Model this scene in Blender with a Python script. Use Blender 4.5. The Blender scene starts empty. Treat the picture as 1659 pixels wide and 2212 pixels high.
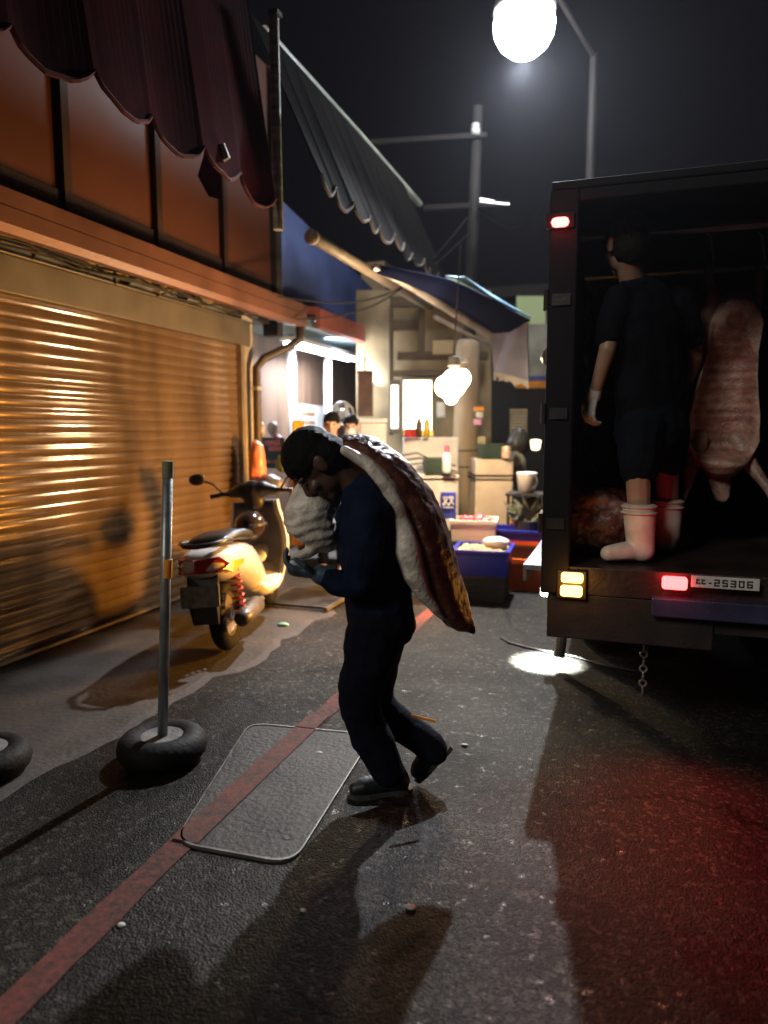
import bpy, bmesh, math, random
from mathutils import Vector, Matrix, noise
R_ = math.radians
random.seed(7)
S = bpy.context.scene
COL = S.collection

# ------------------------------------------------------------------ camera
FPX, CX, CY = 1550.0, 829.5, 1106.0            # focal length and centre on a 1659 x 2212 frame
YAW, PITCH, CAMH = R_(18.4), R_(6.5), 1.5
s_, c_, sp_, cp_ = math.sin(YAW), math.cos(YAW), math.sin(PITCH), math.cos(PITCH)
cF = Vector((-s_*cp_, c_*cp_, -sp_)); cR = Vector((c_, s_, 0)); cU = Vector((-s_*sp_, c_*sp_, cp_))
HF = Vector((-s_, c_, 0))
cam_data = bpy.data.cameras.new('camera'); cam = bpy.data.objects.new('camera', cam_data); COL.objects.link(cam)
cam.location = (0, 0, CAMH); cam.rotation_euler = (math.pi/2-PITCH, 0, YAW)
cam_data.sensor_fit = 'VERTICAL'; cam_data.sensor_height = 36; cam_data.lens = FPX/2212*36
cam_data.clip_start = 0.05; cam_data.clip_end = 800
S.camera = cam
cam_data.dof.use_dof = True; cam_data.dof.focus_distance = 3.1; cam_data.dof.aperture_fstop = 1.25
O = Vector((0, 0, CAMH))
def ray(u, v): return cF + cR*((u-CX)/FPX) + cU*((CY-v)/FPX)
def gnd(u, v, z=0.0):
    r = ray(u, v); return O + r*((z-CAMH)/r.z)
def onx(u, v, x):
    r = ray(u, v); return O + r*(x/r.x)
def ony(u, v, y):
    r = ray(u, v); return O + r*(y/r.y)
def vp(u, v, D):                                 # the point seen at (u, v), D metres ahead of the camera along the ground
    r = ray(u, v); return O + r*(D/r.dot(HF))

# ------------------------------------------------------------------ world, exposure
W = bpy.data.worlds.new('World'); S.world = W; W.use_nodes = True
bg = W.node_tree.nodes['Background']
bg.inputs[0].default_value = (0.60, 0.5, 0.70, 1); bg.inputs[1].default_value = 0.006
S.view_settings.view_transform = 'Standard'; S.view_settings.look = 'None'
S.view_settings.exposure = 0; S.view_settings.gamma = 1
S.cycles.use_denoising = True
S.cycles.max_bounces = 6; S.cycles.diffuse_bounces = 3; S.cycles.glossy_bounces = 3
S.cycles.sample_clamp_indirect = 4; S.cycles.caustics_reflective = False; S.cycles.caustics_refractive = False

# ------------------------------------------------------------------ lamp strengths (all lamps sit in things built below)
P_STREET, P_BULB, P_TUBE, P_AMBER, P_RED, P_SPOT = 3500, 160, 190, 1000, 24, 2000
# added fill light from behind the camera, its source unseen
sd_ = bpy.data.lights.new('front_fill', 'SUN'); sd_.energy = .85; sd_.angle = R_(14); sd_.color = (1.0, .96, .86)
front_fill = bpy.data.objects.new('front_fill', sd_); COL.objects.link(front_fill)
front_fill.rotation_euler = Vector((.45, 1.0, -.66)).to_track_quat('-Z', 'Y').to_euler()

# ------------------------------------------------------------------ materials
MATS = {}
def pm(name, col, rough=.6, metal=0, var=.25, scale=6, bump=.15, bscale=60, attr=False, spec=.5, coat=0, aniso=None, rv=.12):
    if name in MATS: return MATS[name]
    m = bpy.data.materials.new(name); m.use_nodes = True; MATS[name] = m
    n, l = m.node_tree.nodes, m.node_tree.links
    b = n['Principled BSDF']; b.inputs['Roughness'].default_value = rough; b.inputs['Metallic'].default_value = metal
    b.inputs['Specular IOR Level'].default_value = spec; b.inputs['Coat Weight'].default_value = coat
    tc = n.new('ShaderNodeTexCoord'); mp = n.new('ShaderNodeMapping'); l.new(tc.outputs['Object'], mp.inputs[0])
    if aniso: mp.inputs['Scale'].default_value = aniso
    t = n.new('ShaderNodeTexNoise'); t.inputs['Scale'].default_value = scale; t.inputs['Detail'].default_value = 6
    l.new(mp.outputs[0], t.inputs['Vector'])
    rmp = n.new('ShaderNodeValToRGB'); e = rmp.color_ramp.elements
    e[0].position, e[1].position = .3, .7
    c1 = [max(0, x*(1-var)) for x in col]; c2 = [min(1, x*(1+var)) for x in col]
    e[0].color = (*c1, 1); e[1].color = (*c2, 1)
    l.new(t.outputs['Fac'], rmp.inputs[0])
    out = rmp.outputs[0]
    if attr:
        a = n.new('ShaderNodeAttribute'); a.attribute_name = 'tint'
        mx = n.new('ShaderNodeMix'); mx.data_type = 'RGBA'; mx.blend_type = 'MULTIPLY'; mx.inputs[0].default_value = 1
        l.new(out, mx.inputs[6]); l.new(a.outputs['Color'], mx.inputs[7]); out = mx.outputs[2]
    l.new(out, b.inputs['Base Color'])
    rr = n.new('ShaderNodeMapRange'); rr.inputs[3].default_value = max(.03, rough-rv); rr.inputs[4].default_value = min(1, rough+rv)
    l.new(t.outputs['Fac'], rr.inputs[0]); l.new(rr.outputs[0], b.inputs['Roughness'])
    if bump:
        t2 = n.new('ShaderNodeTexNoise'); t2.inputs['Scale'].default_value = bscale; t2.inputs['Detail'].default_value = 5
        l.new(mp.outputs[0], t2.inputs['Vector'])
        bp = n.new('ShaderNodeBump'); bp.inputs['Strength'].default_value = bump; bp.inputs['Distance'].default_value = .01
        l.new(t2.outputs['Fac'], bp.inputs['Height']); l.new(bp.outputs[0], b.inputs['Normal'])
    return m
def em(name, col, strength):
    if name in MATS: return MATS[name]
    m = bpy.data.materials.new(name); m.use_nodes = True; MATS[name] = m
    b = m.node_tree.nodes['Principled BSDF']
    b.inputs['Base Color'].default_value = (*[min(.8, c*.6) for c in col], 1)
    b.inputs['Emission Color'].default_value = (*col, 1); b.inputs['Emission Strength'].default_value = strength
    b.inputs['Roughness'].default_value = .25
    return m

def asphalt_mat():
    m = bpy.data.materials.new('asphalt'); m.use_nodes = True; n, l = m.node_tree.nodes, m.node_tree.links
    b = n['Principled BSDF']; b.inputs['Specular IOR Level'].default_value = .09
    tc = n.new('ShaderNodeTexCoord')
    big = n.new('ShaderNodeTexNoise'); big.inputs['Scale'].default_value = .9; big.inputs['Detail'].default_value = 7; big.inputs['Roughness'].default_value = .6
    fine = n.new('ShaderNodeTexNoise'); fine.inputs['Scale'].default_value = 70; fine.inputs['Detail'].default_value = 4
    vor = n.new('ShaderNodeTexVoronoi'); vor.inputs['Scale'].default_value = 130
    vor2 = n.new('ShaderNodeTexVoronoi'); vor2.inputs['Scale'].default_value = 60
    mid = n.new('ShaderNodeTexNoise'); mid.inputs['Scale'].default_value = 40; mid.inputs['Detail'].default_value = 5
    for t in (big, fine, vor, vor2, mid): l.new(tc.outputs['Object'], t.inputs['Vector'])
    r1 = n.new('ShaderNodeValToRGB'); e = r1.color_ramp.elements
    e[0].position, e[1].position = .32, .72; e[0].color = (.0145, .0130, .0108, 1); e[1].color = (.038, .034, .0285, 1)
    l.new(big.outputs['Fac'], r1.inputs[0])
    # pale stones in the mix: each voronoi cell its own grey
    sep = n.new('ShaderNodeSeparateColor'); l.new(vor2.outputs['Color'], sep.inputs[0])
    r2 = n.new('ShaderNodeValToRGB'); e = r2.color_ramp.elements
    e[0].position, e[1].position = .72, 1.0; e[0].color = (.68, .68, .68, 1); e[1].color = (3.0, 2.9, 2.7, 1)
    l.new(sep.outputs[0], r2.inputs[0])
    mx = n.new('ShaderNodeMix'); mx.data_type = 'RGBA'; mx.blend_type = 'MULTIPLY'; mx.inputs[0].default_value = .75
    l.new(r1.outputs[0], mx.inputs[6]); l.new(r2.outputs[0], mx.inputs[7])
    r3 = n.new('ShaderNodeValToRGB'); e = r3.color_ramp.elements
    e[0].position, e[1].position = .3, .62; e[0].color = (.55, .55, .55, 1); e[1].color = (1.15, 1.15, 1.15, 1)
    l.new(fine.outputs['Fac'], r3.inputs[0])
    mx2 = n.new('ShaderNodeMix'); mx2.data_type = 'RGBA'; mx2.blend_type = 'MULTIPLY'; mx2.inputs[0].default_value = .9
    l.new(mx.outputs[2], mx2.inputs[6]); l.new(r3.outputs[0], mx2.inputs[7])
    cw = n.new('ShaderNodeTexNoise'); cw.inputs['Scale'].default_value = 2.2; cw.inputs['Detail'].default_value = 5; l.new(tc.outputs['Object'], cw.inputs['Vector'])
    cadd = n.new('ShaderNodeMix'); cadd.data_type = 'VECTOR'; cadd.inputs[0].default_value = .42; l.new(tc.outputs['Object'], cadd.inputs[4]); l.new(cw.outputs['Color'], cadd.inputs[5])
    cv = n.new('ShaderNodeTexVoronoi'); cv.feature = 'DISTANCE_TO_EDGE'; cv.inputs['Scale'].default_value = .95; l.new(cadd.outputs[1], cv.inputs['Vector'])
    cr = n.new('ShaderNodeValToRGB'); e = cr.color_ramp.elements; e[0].position, e[1].position = .0, .016; e[0].color = (.35, .35, .35, 1); e[1].color = (1, 1, 1, 1); l.new(cv.outputs['Distance'], cr.inputs[0])
    st = n.new('ShaderNodeTexNoise'); st.inputs['Scale'].default_value = .55; st.inputs['Detail'].default_value = 8; st.inputs['Roughness'].default_value = .72; l.new(tc.outputs['Object'], st.inputs['Vector'])
    sr = n.new('ShaderNodeValToRGB'); e = sr.color_ramp.elements; e[0].position, e[1].position = .38, .55; e[0].color = (.5, .5, .5, 1); e[1].color = (1.05, 1.05, 1.05, 1); l.new(st.outputs['Fac'], sr.inputs[0])
    m3 = n.new('ShaderNodeMix'); m3.data_type = 'RGBA'; m3.blend_type = 'MULTIPLY'; m3.inputs[0].default_value = 1; l.new(mx2.outputs[2], m3.inputs[6]); l.new(cr.outputs[0], m3.inputs[7])
    m4 = n.new('ShaderNodeMix'); m4.data_type = 'RGBA'; m4.blend_type = 'MULTIPLY'; m4.inputs[0].default_value = 1; l.new(m3.outputs[2], m4.inputs[6]); l.new(sr.outputs[0], m4.inputs[7])
    l.new(m4.outputs[2], b.inputs['Base Color'])
    rr = n.new('ShaderNodeMapRange'); rr.inputs[1].default_value = .35; rr.inputs[2].default_value = .65
    rr.inputs[3].default_value = .42; rr.inputs[4].default_value = .74
    l.new(big.outputs['Fac'], rr.inputs[0])
    wn = n.new('ShaderNodeTexNoise'); wn.inputs['Scale'].default_value = 17; wn.inputs['Detail'].default_value = 6; wn.inputs['Roughness'].default_value = .65; l.new(tc.outputs['Object'], wn.inputs['Vector'])
    wr_ = n.new('ShaderNodeMapRange'); wr_.inputs[1].default_value = .60; wr_.inputs[2].default_value = .70; l.new(wn.outputs['Fac'], wr_.inputs[0])
    mr = n.new('ShaderNodeMix'); mr.inputs[3].default_value = .20; l.new(wr_.outputs[0], mr.inputs[0]); l.new(rr.outputs[0], mr.inputs[2]); l.new(mr.outputs[0], b.inputs['Roughness'])
    ms = n.new('ShaderNodeMix'); ms.inputs[2].default_value = .09; ms.inputs[3].default_value = .55; l.new(wr_.outputs[0], ms.inputs[0]); l.new(ms.outputs[0], b.inputs['Specular IOR Level'])
    ad = n.new('ShaderNodeMath'); ad.operation = 'MULTIPLY_ADD'; ad.inputs[1].default_value = -1.0
    l.new(vor.outputs['Distance'], ad.inputs[0]); l.new(mid.outputs['Fac'], ad.inputs[2])
    bp = n.new('ShaderNodeBump'); bp.inputs['Strength'].default_value = .7; bp.inputs['Distance'].default_value = .0045
    l.new(ad.outputs[0], bp.inputs['Height']); l.new(bp.outputs[0], b.inputs['Normal'])
    return m
def worn_paint(name, paint, base, thr=.5):
    m = bpy.data.materials.new(name); m.use_nodes = True; n, l = m.node_tree.nodes, m.node_tree.links
    b = n['Principled BSDF']; tc = n.new('ShaderNodeTexCoord')
    t = n.new('ShaderNodeTexNoise'); t.inputs['Scale'].default_value = 34; t.inputs['Detail'].default_value = 7; t.inputs['Roughness'].default_value = .7
    t2 = n.new('ShaderNodeTexNoise'); t2.inputs['Scale'].default_value = 1.6; t2.inputs['Detail'].default_value = 3
    l.new(tc.outputs['Object'], t.inputs['Vector']); l.new(tc.outputs['Object'], t2.inputs['Vector'])
    ad = n.new('ShaderNodeMath'); ad.operation = 'MULTIPLY_ADD'; ad.inputs[1].default_value = .6
    l.new(t2.outputs['Fac'], ad.inputs[0]); l.new(t.outputs['Fac'], ad.inputs[2])
    r = n.new('ShaderNodeValToRGB'); e = r.color_ramp.elements; e[0].position, e[1].position = thr, thr+.35
    e[0].color = (*base, 1); e[1].color = (*paint, 1); l.new(ad.outputs[0], r.inputs[0]); l.new(r.outputs[0], b.inputs['Base Color'])
    b.inputs['Roughness'].default_value = .7; b.inputs['Specular IOR Level'].default_value = .1
    bp = n.new('ShaderNodeBump'); bp.inputs['Strength'].default_value = .5; bp.inputs['Distance'].default_value = .008
    l.new(t.outputs['Fac'], bp.inputs['Height']); l.new(bp.outputs[0], b.inputs['Normal'])
    return m

# ------------------------------------------------------------------ mesh helpers
def tag(o, label=None, cat=None, group=None, kind=None):
    if label: o['label'] = label
    if cat: o['category'] = cat
    if group: o['group'] = group
    if kind: o['kind'] = kind
    return o
def obj(name, bm, m, parent=None, smooth=False, bevel=0):
    me = bpy.data.meshes.new(name)
    bmesh.ops.recalc_face_normals(bm, faces=bm.faces[:])
    bm.to_mesh(me); bm.free()
    if m: me.materials.append(m)
    return link(name, me, parent, smooth, bevel)
def link(name, me, parent=None, smooth=False, bevel=0):
    o = bpy.data.objects.new(name, me); COL.objects.link(o)
    if smooth:
        for p in me.polygons: p.use_smooth = True
    if bevel:
        bv = o.modifiers.new('bevel', 'BEVEL'); bv.width = bevel; bv.segments = 2; bv.limit_method = 'ANGLE'
    adopt(o, parent)
    return o
def adopt(o, parent):
    if parent is None: return
    o.parent = parent
    if parent.parent is None: o.matrix_parent_inverse = Matrix.Translation(-parent.location)
def thing(name, label, cat, loc=(0, 0, 0), group=None):
    o = bpy.data.objects.new(name, None); COL.objects.link(o); o.location = loc
    o.empty_display_size = .2
    return tag(o, label, cat, group)
def light(kind, name, loc, power, col, parent=None, size=.05, aim=None, spot=None, blend=.5, size_y=None):
    d = bpy.data.lights.new(name, kind); d.energy = power; d.color = col
    if kind == 'AREA':
        d.size = size
        if size_y: d.shape = 'RECTANGLE'; d.size_y = size_y
    else: d.shadow_soft_size = size
    if spot: d.spot_size = spot; d.spot_blend = blend
    o = bpy.data.objects.new(name, d); COL.objects.link(o); o.location = loc
    if aim is not None: o.rotation_euler = (Vector(aim)-Vector(loc)).to_track_quat('-Z', 'Y').to_euler()
    adopt(o, parent); return o
B = bmesh.new
def box(bm, lo, hi, rot=None):
    lo, hi = Vector(lo), Vector(hi); c = (lo+hi)/2; d = hi-lo
    mt = Matrix.Translation(c) @ (rot.to_4x4() if rot else Matrix.Identity(4)) @ Matrix.Diagonal((d.x, d.y, d.z, 1))
    bmesh.ops.create_cube(bm, size=1, matrix=mt); return bm
def frame_of(a, b):
    d = (Vector(b)-Vector(a)); z = d.normalized() if d.length else Vector((0, 0, 1))
    x = z.orthogonal().normalized(); return x, z.cross(x), z
def tube(bm, pts, r, seg=10, cap=True):
    pts = [Vector(p) for p in pts]; rs = r if isinstance(r, (list, tuple)) else [r]*len(pts)
    rings, x = [], None
    for i, p in enumerate(pts):
        t = (pts[min(i+1, len(pts)-1)]-pts[max(i-1, 0)]).normalized()
        if x is None: x = t.orthogonal().normalized()
        x = (x - t*x.dot(t)).normalized(); y = t.cross(x)
        rings.append([bm.verts.new(p+(x*math.cos(2*math.pi*k/seg)+y*math.sin(2*math.pi*k/seg))*rs[i]) for k in range(seg)])
    for a, b in zip(rings, rings[1:]):
        for k in range(seg): bm.faces.new((a[k], a[(k+1) % seg], b[(k+1) % seg], b[k]))
    if cap: bm.faces.new(rings[0][::-1]); bm.faces.new(rings[-1])
    return bm
def loft(bm, rings, cap=True):
    vs = [[bm.verts.new(p) for p in r] for r in rings]; n = len(vs[0])
    for a, b in zip(vs, vs[1:]):
        for k in range(n): bm.faces.new((a[k], a[(k+1) % n], b[(k+1) % n], b[k]))
    if cap: bm.faces.new(vs[0][::-1]); bm.faces.new(vs[-1])
    return bm
def slab(bm, poly, thick, n=None):                # a polygon given real thickness
    poly = [Vector(p) for p in poly]
    nn = n or (poly[1]-poly[0]).cross(poly[2]-poly[0]).normalized()
    a = [bm.verts.new(p-nn*thick/2) for p in poly]; b = [bm.verts.new(p+nn*thick/2) for p in poly]
    bm.faces.new(a[::-1]); bm.faces.new(b); k = len(a)
    for i in range(k): bm.faces.new((a[i], a[(i+1) % k], b[(i+1) % k], b[i]))
    return bm
def ball(bm, c, r, axes=None, sub=2):
    r = (r, r, r) if isinstance(r, (int, float)) else r
    m3 = Matrix(axes).transposed() if axes else Matrix.Identity(3)
    mt = Matrix.Translation(Vector(c)) @ m3.to_4x4() @ Matrix.Diagonal((*r, 1))
    bmesh.ops.create_icosphere(bm, subdivisions=sub, radius=1, matrix=mt); return bm
def chain(bm, pr, flat=None, f=1.0, step=.3, sub=2):      # overlapping balls of changing radius; flat, f: stretched along one axis
    ax = None
    if flat is not None:
        z = Vector(flat).normalized(); x = z.orthogonal().normalized(); ax = (x, z.cross(x), z)
    for (p, r), (q, t) in zip(pr, pr[1:]):
        p, q = Vector(p), Vector(q); n = max(2, int((q-p).length/(min(r, t)*step))+1)
        for i in range(n+1):
            a = i/n; rr = r+(t-r)*a
            ball(bm, p.lerp(q, a), (rr, rr, rr*f), ax, sub)
    return bm
def fuse(name, bm, m, parent=None, voxel=.008, smooth=3, rough=0, rscale=9, fn=None):
    me = bpy.data.meshes.new(name+'_raw'); bm.to_mesh(me); bm.free()
    o = bpy.data.objects.new('raw', me); COL.objects.link(o)
    md = o.modifiers.new('r', 'REMESH'); md.mode = 'VOXEL'; md.voxel_size = voxel
    dg = bpy.context.evaluated_depsgraph_get(); me2 = bpy.data.meshes.new_from_object(o.evaluated_get(dg))
    bpy.data.objects.remove(o); bpy.data.meshes.remove(me)
    b2 = B(); b2.from_mesh(me2)
    for _ in range(smooth): bmesh.ops.smooth_vert(b2, verts=b2.verts[:], factor=.5, use_axis_x=True, use_axis_y=True, use_axis_z=True)
    b2.normal_update()
    if rough:
        for v in b2.verts: v.co += v.normal*rough*(noise.noise(v.co*rscale)+.5*noise.noise(v.co*rscale*2.7))
    if fn:
        for v in b2.verts: v.co = fn(v.co, v.normal)
    b2.to_mesh(me2); b2.free(); me2.name = name
    me2.materials.clear(); me2.materials.append(m)
    return link(name, me2, parent, True)
def paint(o, fn):
    me = o.data; a = me.color_attributes.new('tint', 'FLOAT_COLOR', 'POINT')
    for i, v in enumerate(me.vertices): a.data[i].color = (*fn(v.co, v.normal), 1)
def lathe(bm, prof, c=(0, 0, 0), seg=24, axis='z'):
    rings = []
    for r, z in prof:
        ring = []
        for k in range(seg):
            a = 2*math.pi*k/seg; x, y = r*math.cos(a), r*math.sin(a)
            p = {'z': (x, y, z), 'y': (x, z, y), 'x': (z, x, y)}[axis]
            ring.append(Vector(c)+Vector(p))
        rings.append(ring)
    return loft(bm, rings)
def torus(bm, c, R, r, axis='y', seg=32, ms=12, f=1.0):
    rings = []
    for i in range(seg):
        a = 2*math.pi*i/seg; ring = []
        for k in range(ms):
            b = 2*math.pi*k/ms; rr = R+r*math.cos(b); h = r*f*math.sin(b)
            p = {'z': (rr*math.cos(a), rr*math.sin(a), h), 'y': (rr*math.cos(a), h, rr*math.sin(a)), 'x': (h, rr*math.cos(a), rr*math.sin(a))}[axis]
            ring.append(bm.verts.new(Vector(c)+Vector(p)))
        rings.append(ring)
    for i in range(seg):
        a, b = rings[i], rings[(i+1) % seg]
        for k in range(ms): bm.faces.new((a[k], a[(k+1) % ms], b[(k+1) % ms], b[k]))
    return bm
def dup(root, loc, rotz=None, label=None, group=None):
    r = root.copy(); COL.objects.link(r); r.location = loc
    if rotz is not None: r.rotation_euler = (0, 0, rotz)
    if label: r['label'] = label
    if group: r['group'] = group
    for ch in list(root.children):
        c = ch.copy(); COL.objects.link(c); c.parent = r
        for g in list(ch.children):
            d = g.copy(); COL.objects.link(d); d.parent = c
    return r

# ================================================================== SETTING: ground
ASPH = asphalt_mat()
bm = B(); v = [bm.verts.new(p) for p in ((-120, -30, 0), (120, -30, 0), (120, 250, 0), (-120, 250, 0))]; bm.faces.new(v)
tag(obj('road', bm, ASPH), kind='structure')
# raised concrete apron along the shops, with a broken edge
rnd = random.Random(3)
edge = []
y = -4.0
while y < 26:
    edge.append(Vector((-2.3+rnd.uniform(-.05, .06)+.06*math.sin(y*1.7)+.03*math.sin(y*5.1), y, 0))); y += .14
bm = B()
top = [bm.verts.new(p+Vector((-.06, 0, .008))) for p in edge]; low = [bm.verts.new(p) for p in edge]; back = [bm.verts.new((-9, p.y, .010)) for p in edge]
for i in range(len(edge)-1):
    bm.faces.new((low[i], low[i+1], top[i+1], top[i])); bm.faces.new((top[i], top[i+1], back[i+1], back[i]))
APRON = pm('stained_concrete', (.042, .034, .027), .72, var=.5, scale=3.2, bump=.5, bscale=30)
tag(obj('pavement', bm, APRON), kind='structure')
# the red kerb line, worn
RED = worn_paint('worn_red_paint', (.16, .046, .034), (.030, .027, .025), .62)
bm = B()
prev = None; y = -3.0
while y < 14:
    w = .055+rnd.uniform(-.006, .006); x = -1.47+.012*math.sin(y*2.1)
    cur = (bm.verts.new((x-w, y, .004)), bm.verts.new((x+w, y, .004)))
    if prev: bm.faces.new((prev[0], prev[1], cur[1], cur[0]))
    prev = cur; y += .1
tag(obj('road_marking', bm, RED), kind='structure')

# ------------------------------------------------------------------ utility cover sunk in the road
def rounded(c, r, n=6):
    out = []; k = len(c)
    for i in range(k):
        p, a, b = c[i], c[i-1], c[(i+1) % k]
        da, db = (a-p).normalized()*r, (b-p).normalized()*r
        for j in range(n+1):
            t = j/n; out.append(p+da*(1-t)**2+db*t**2)
    return out
tl, tr, br_, bl = [gnd(*q) for q in ((540, 1567), (805, 1592), (632, 1868), (380, 1822))]
PLATE = pm('cover_steel', (.040, .036, .032), .6, metal=.1, var=.5, scale=5, bump=.7, bscale=46, spec=.2)
cov = thing('utility_cover', 'large rounded steel utility cover crossed by the red road line', 'utility cover', ((tl+br_)/2))
inner = rounded([tl, tr, br_, bl], .10)
ctr = sum(inner, Vector())/len(inner)
outer = [ctr+(p-ctr)*1.022 for p in inner]
bm = B(); a = [bm.verts.new(Vector((p.x, p.y, .008))) for p in inner]; bm.faces.new(a)
b = [bm.verts.new(Vector((p.x, p.y, -.01))) for p in inner]
for i in range(len(a)): bm.faces.new((a[i], b[i], b[(i+1) % len(a)], a[(i+1) % len(a)]))
for cx_, cy_ in ((.12, .12), (.86, .12), (.14, .86), (.85, .87)):
    p = tl.lerp(tr, cx_).lerp(bl.lerp(br_, cx_), cy_); lathe(bm, [(.001, .0085), (.018, .0095), (.020, .008)], (p.x, p.y, 0), 12)
obj('lid', bm, PLATE, cov)
bm = B(); n = len(inner)
i1 = [ctr+(p-ctr)*1.003 for p in inner]
for lo_, hi_, z0, z1 in ((i1, outer, .0125, .0125),):
    A = [bm.verts.new(Vector((p.x, p.y, z0))) for p in lo_]; Bv = [bm.verts.new(Vector((p.x, p.y, z1))) for p in hi_]
    C0 = [bm.verts.new(Vector((p.x, p.y, -.005))) for p in hi_]; D0 = [bm.verts.new(Vector((p.x, p.y, -.005))) for p in lo_]
    for i in range(n):
        j = (i+1) % n
        bm.faces.new((A[i], A[j], Bv[j], Bv[i])); bm.faces.new((Bv[i], Bv[j], C0[j], C0[i])); bm.faces.new((A[j], A[i], D0[i], D0[j]))
obj('rim', bm, pm('cover_rim', (.15, .14, .125), .42, metal=.5, var=.3, scale=12), cov)
bm = B(); ys = [gnd(395, 1830).y-.0, gnd(720, 1520).y]
prev = None; y = ys[0]+.02
while y < ys[1]-.15:
    cur = (bm.verts.new((-1.47-.055, y, .0125)), bm.verts.new((-1.47+.055, y, .0125)))
    if prev: bm.faces.new((prev[0], prev[1], cur[1], cur[0]))
    prev = cur; y += .06
obj('painted_stripe', bm, worn_paint('worn_red_paint_on_steel', (.15, .05, .036), (.040, .036, .032), .62), cov)

# drain grating at the kerb
bm = B(); p0 = gnd(668, 1300)
g = thing('drain_grate', 'flat slotted drain grate beside the scooter', 'drain grate', p0)
for i in range(9): box(bm, (p0.x-.28, p0.y-.30+i*.07, .03), (p0.x+.28, p0.y-.265+i*.07, .046))
box(bm, (p0.x-.31, p0.y-.33, .02), (p0.x-.28, p0.y+.33, .048)); box(bm, (p0.x+.28, p0.y-.33, .02), (p0.x+.31, p0.y+.33, .048))
obj('grating', bm, pm('cast_iron', (.10, .095, .09), .5, metal=.5, var=.4), g)

# ================================================================== SHOP WITH THE ROLLER SHUTTER
XS = -3.67
shop = thing('shuttered_shop', 'shop front with closed ribbed metal roller shutter and orange panels above', 'shop', (XS, 4.2, 0))
CREAM = pm('cream_wall', (.42, .36, .28), .7, var=.3, scale=4, bump=.2)
bm = B(); box(bm, (XS-.35, -2, 0), (XS-.12, 6.45, 2.8)); box(bm, (XS-.35, 6.45, 0), (XS+.04, 6.66, 2.75)); box(bm, (XS-.35, -2, 0), (XS+.04, 2.1, 2.75))
obj('wall', bm, CREAM, shop)
# shutter: one sheet of 29 curled slats
SH = pm('shutter_steel', (.145, .102, .074), .15, metal=.3, var=.42, scale=2.2, rv=.04, bump=.03, bscale=9, aniso=(1, 1, .3))
bm = B(); pitch = .0795; prof = []
zz = .05
prof.append((XS+.0, .03))
while zz < 2.33:
    prof += [(XS, zz), (XS-.010, zz+.003), (XS-.010, zz+.009), (XS-.002, zz+.014)]
    for k in range(1, 8):
        t = k/8; prof.append((XS-.002+.0065*math.sin(math.pi*t)**.8, zz+.014+(pitch-.014)*t))
    zz += pitch
ysl = [2.1+i*(6.45-2.1)/14 for i in range(15)]
cols = []
for j, yy in enumerate(ysl):
    cols.append([bm.verts.new((x+.003*math.sin(yy*3+z*5)+.002*noise.noise(Vector((yy*2, z*2, 0))), yy, z)) for x, z in prof])
for a, b in zip(cols, cols[1:]):
    for k in range(len(prof)-1): bm.faces.new((a[k], b[k], b[k+1], a[k+1]))
obj('roller_shutter', bm, SH, shop, smooth=False)
bm = B(); box(bm, (XS-.02, 6.40, 0.02), (XS+.055, 6.47, 2.34)); box(bm, (XS-.01, 2.1, .032), (XS+.03, 6.40, .055))
obj('guide_rail', bm, pm('guide_steel', (.33, .28, .22), .4, metal=.6), shop)
bm = B(); box(bm, (XS-.1, 1.6, 2.335), (XS+.075, 6.56, 2.56)); box(bm, (XS-.1, 1.6, 2.56), (XS+.10, 6.58, 2.575))
obj('shutter_box', bm, pm('shutter_box_paint', (.105, .093, .078), .45, metal=.2, var=.22, scale=3), shop, bevel=.006)
# eave with a lipped fascia
EAVE = pm('eave_sheet', (.15, .068, .048), .45, metal=.25, var=.25, scale=3)
XE = -3.2
bm = B(); rings = []
for yy in (0.5, 3, 5, 7.0):
    rings.append([Vector(p) for p in ((XS, yy, 2.90), (XE-.01, yy, 2.795), (XE+.02, yy, 2.79), (XE+.02, yy, 2.70), (XE+.03, yy, 2.69), (XE+.03, yy, 2.60), (XE+.015, yy, 2.555), (XE-.045, yy, 2.555), (XE-.045, yy, 2.59), (XE-.01, yy, 2.60), (XE-.01, yy, 2.75), (XS, yy, 2.86))])
loft(bm, rings); obj('eave', bm, EAVE, shop)
bm = B()
for k in range(9): box(bm, (XS, 1.2+k*.7, 2.70), (XE-.03, 1.24+k*.7, 2.74))
box(bm, (XS-.11, 0.5, 2.80), (XS, 7.0, 2.9)); obj('rafter', bm, pm('dark_timber', (.045, .035, .028), .8), shop)
# orange cladding panels above, with ribs and a base trim
XP = -3.60
bm = B(); box(bm, (XP-.12, .5, 2.86), (XP, 7.03, 5.2)); obj('upper_panel', bm, pm('terracotta_panel', (.085, .027, .014), .55, var=.16, scale=1.4, bump=.08, bscale=20), shop)
for u, v in ((130, 300), (333, 420), (478, 500)):
    y = onx(u, v, XP).y
    bm = B(); box(bm, (XP, y-.035, 2.86), (XP+.05, y+.035, 5.2)); obj('panel_rib', bm, pm('rib_steel', (.03, .014, .009), .6), shop)
bm = B(); box(bm, (XP, .5, 2.862), (XP+.022, 7.0, 3.07)); obj('panel_base_trim', bm, pm('panel_trim', (.05, .018, .011), .6), shop)
bm = B(); box(bm, (XP-.1, 7.03, 2.5), (XP+.07, 7.16, 5.2)); obj('corner_post', bm, pm('dark_post', (.03, .024, .022), .7), shop)
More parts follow.
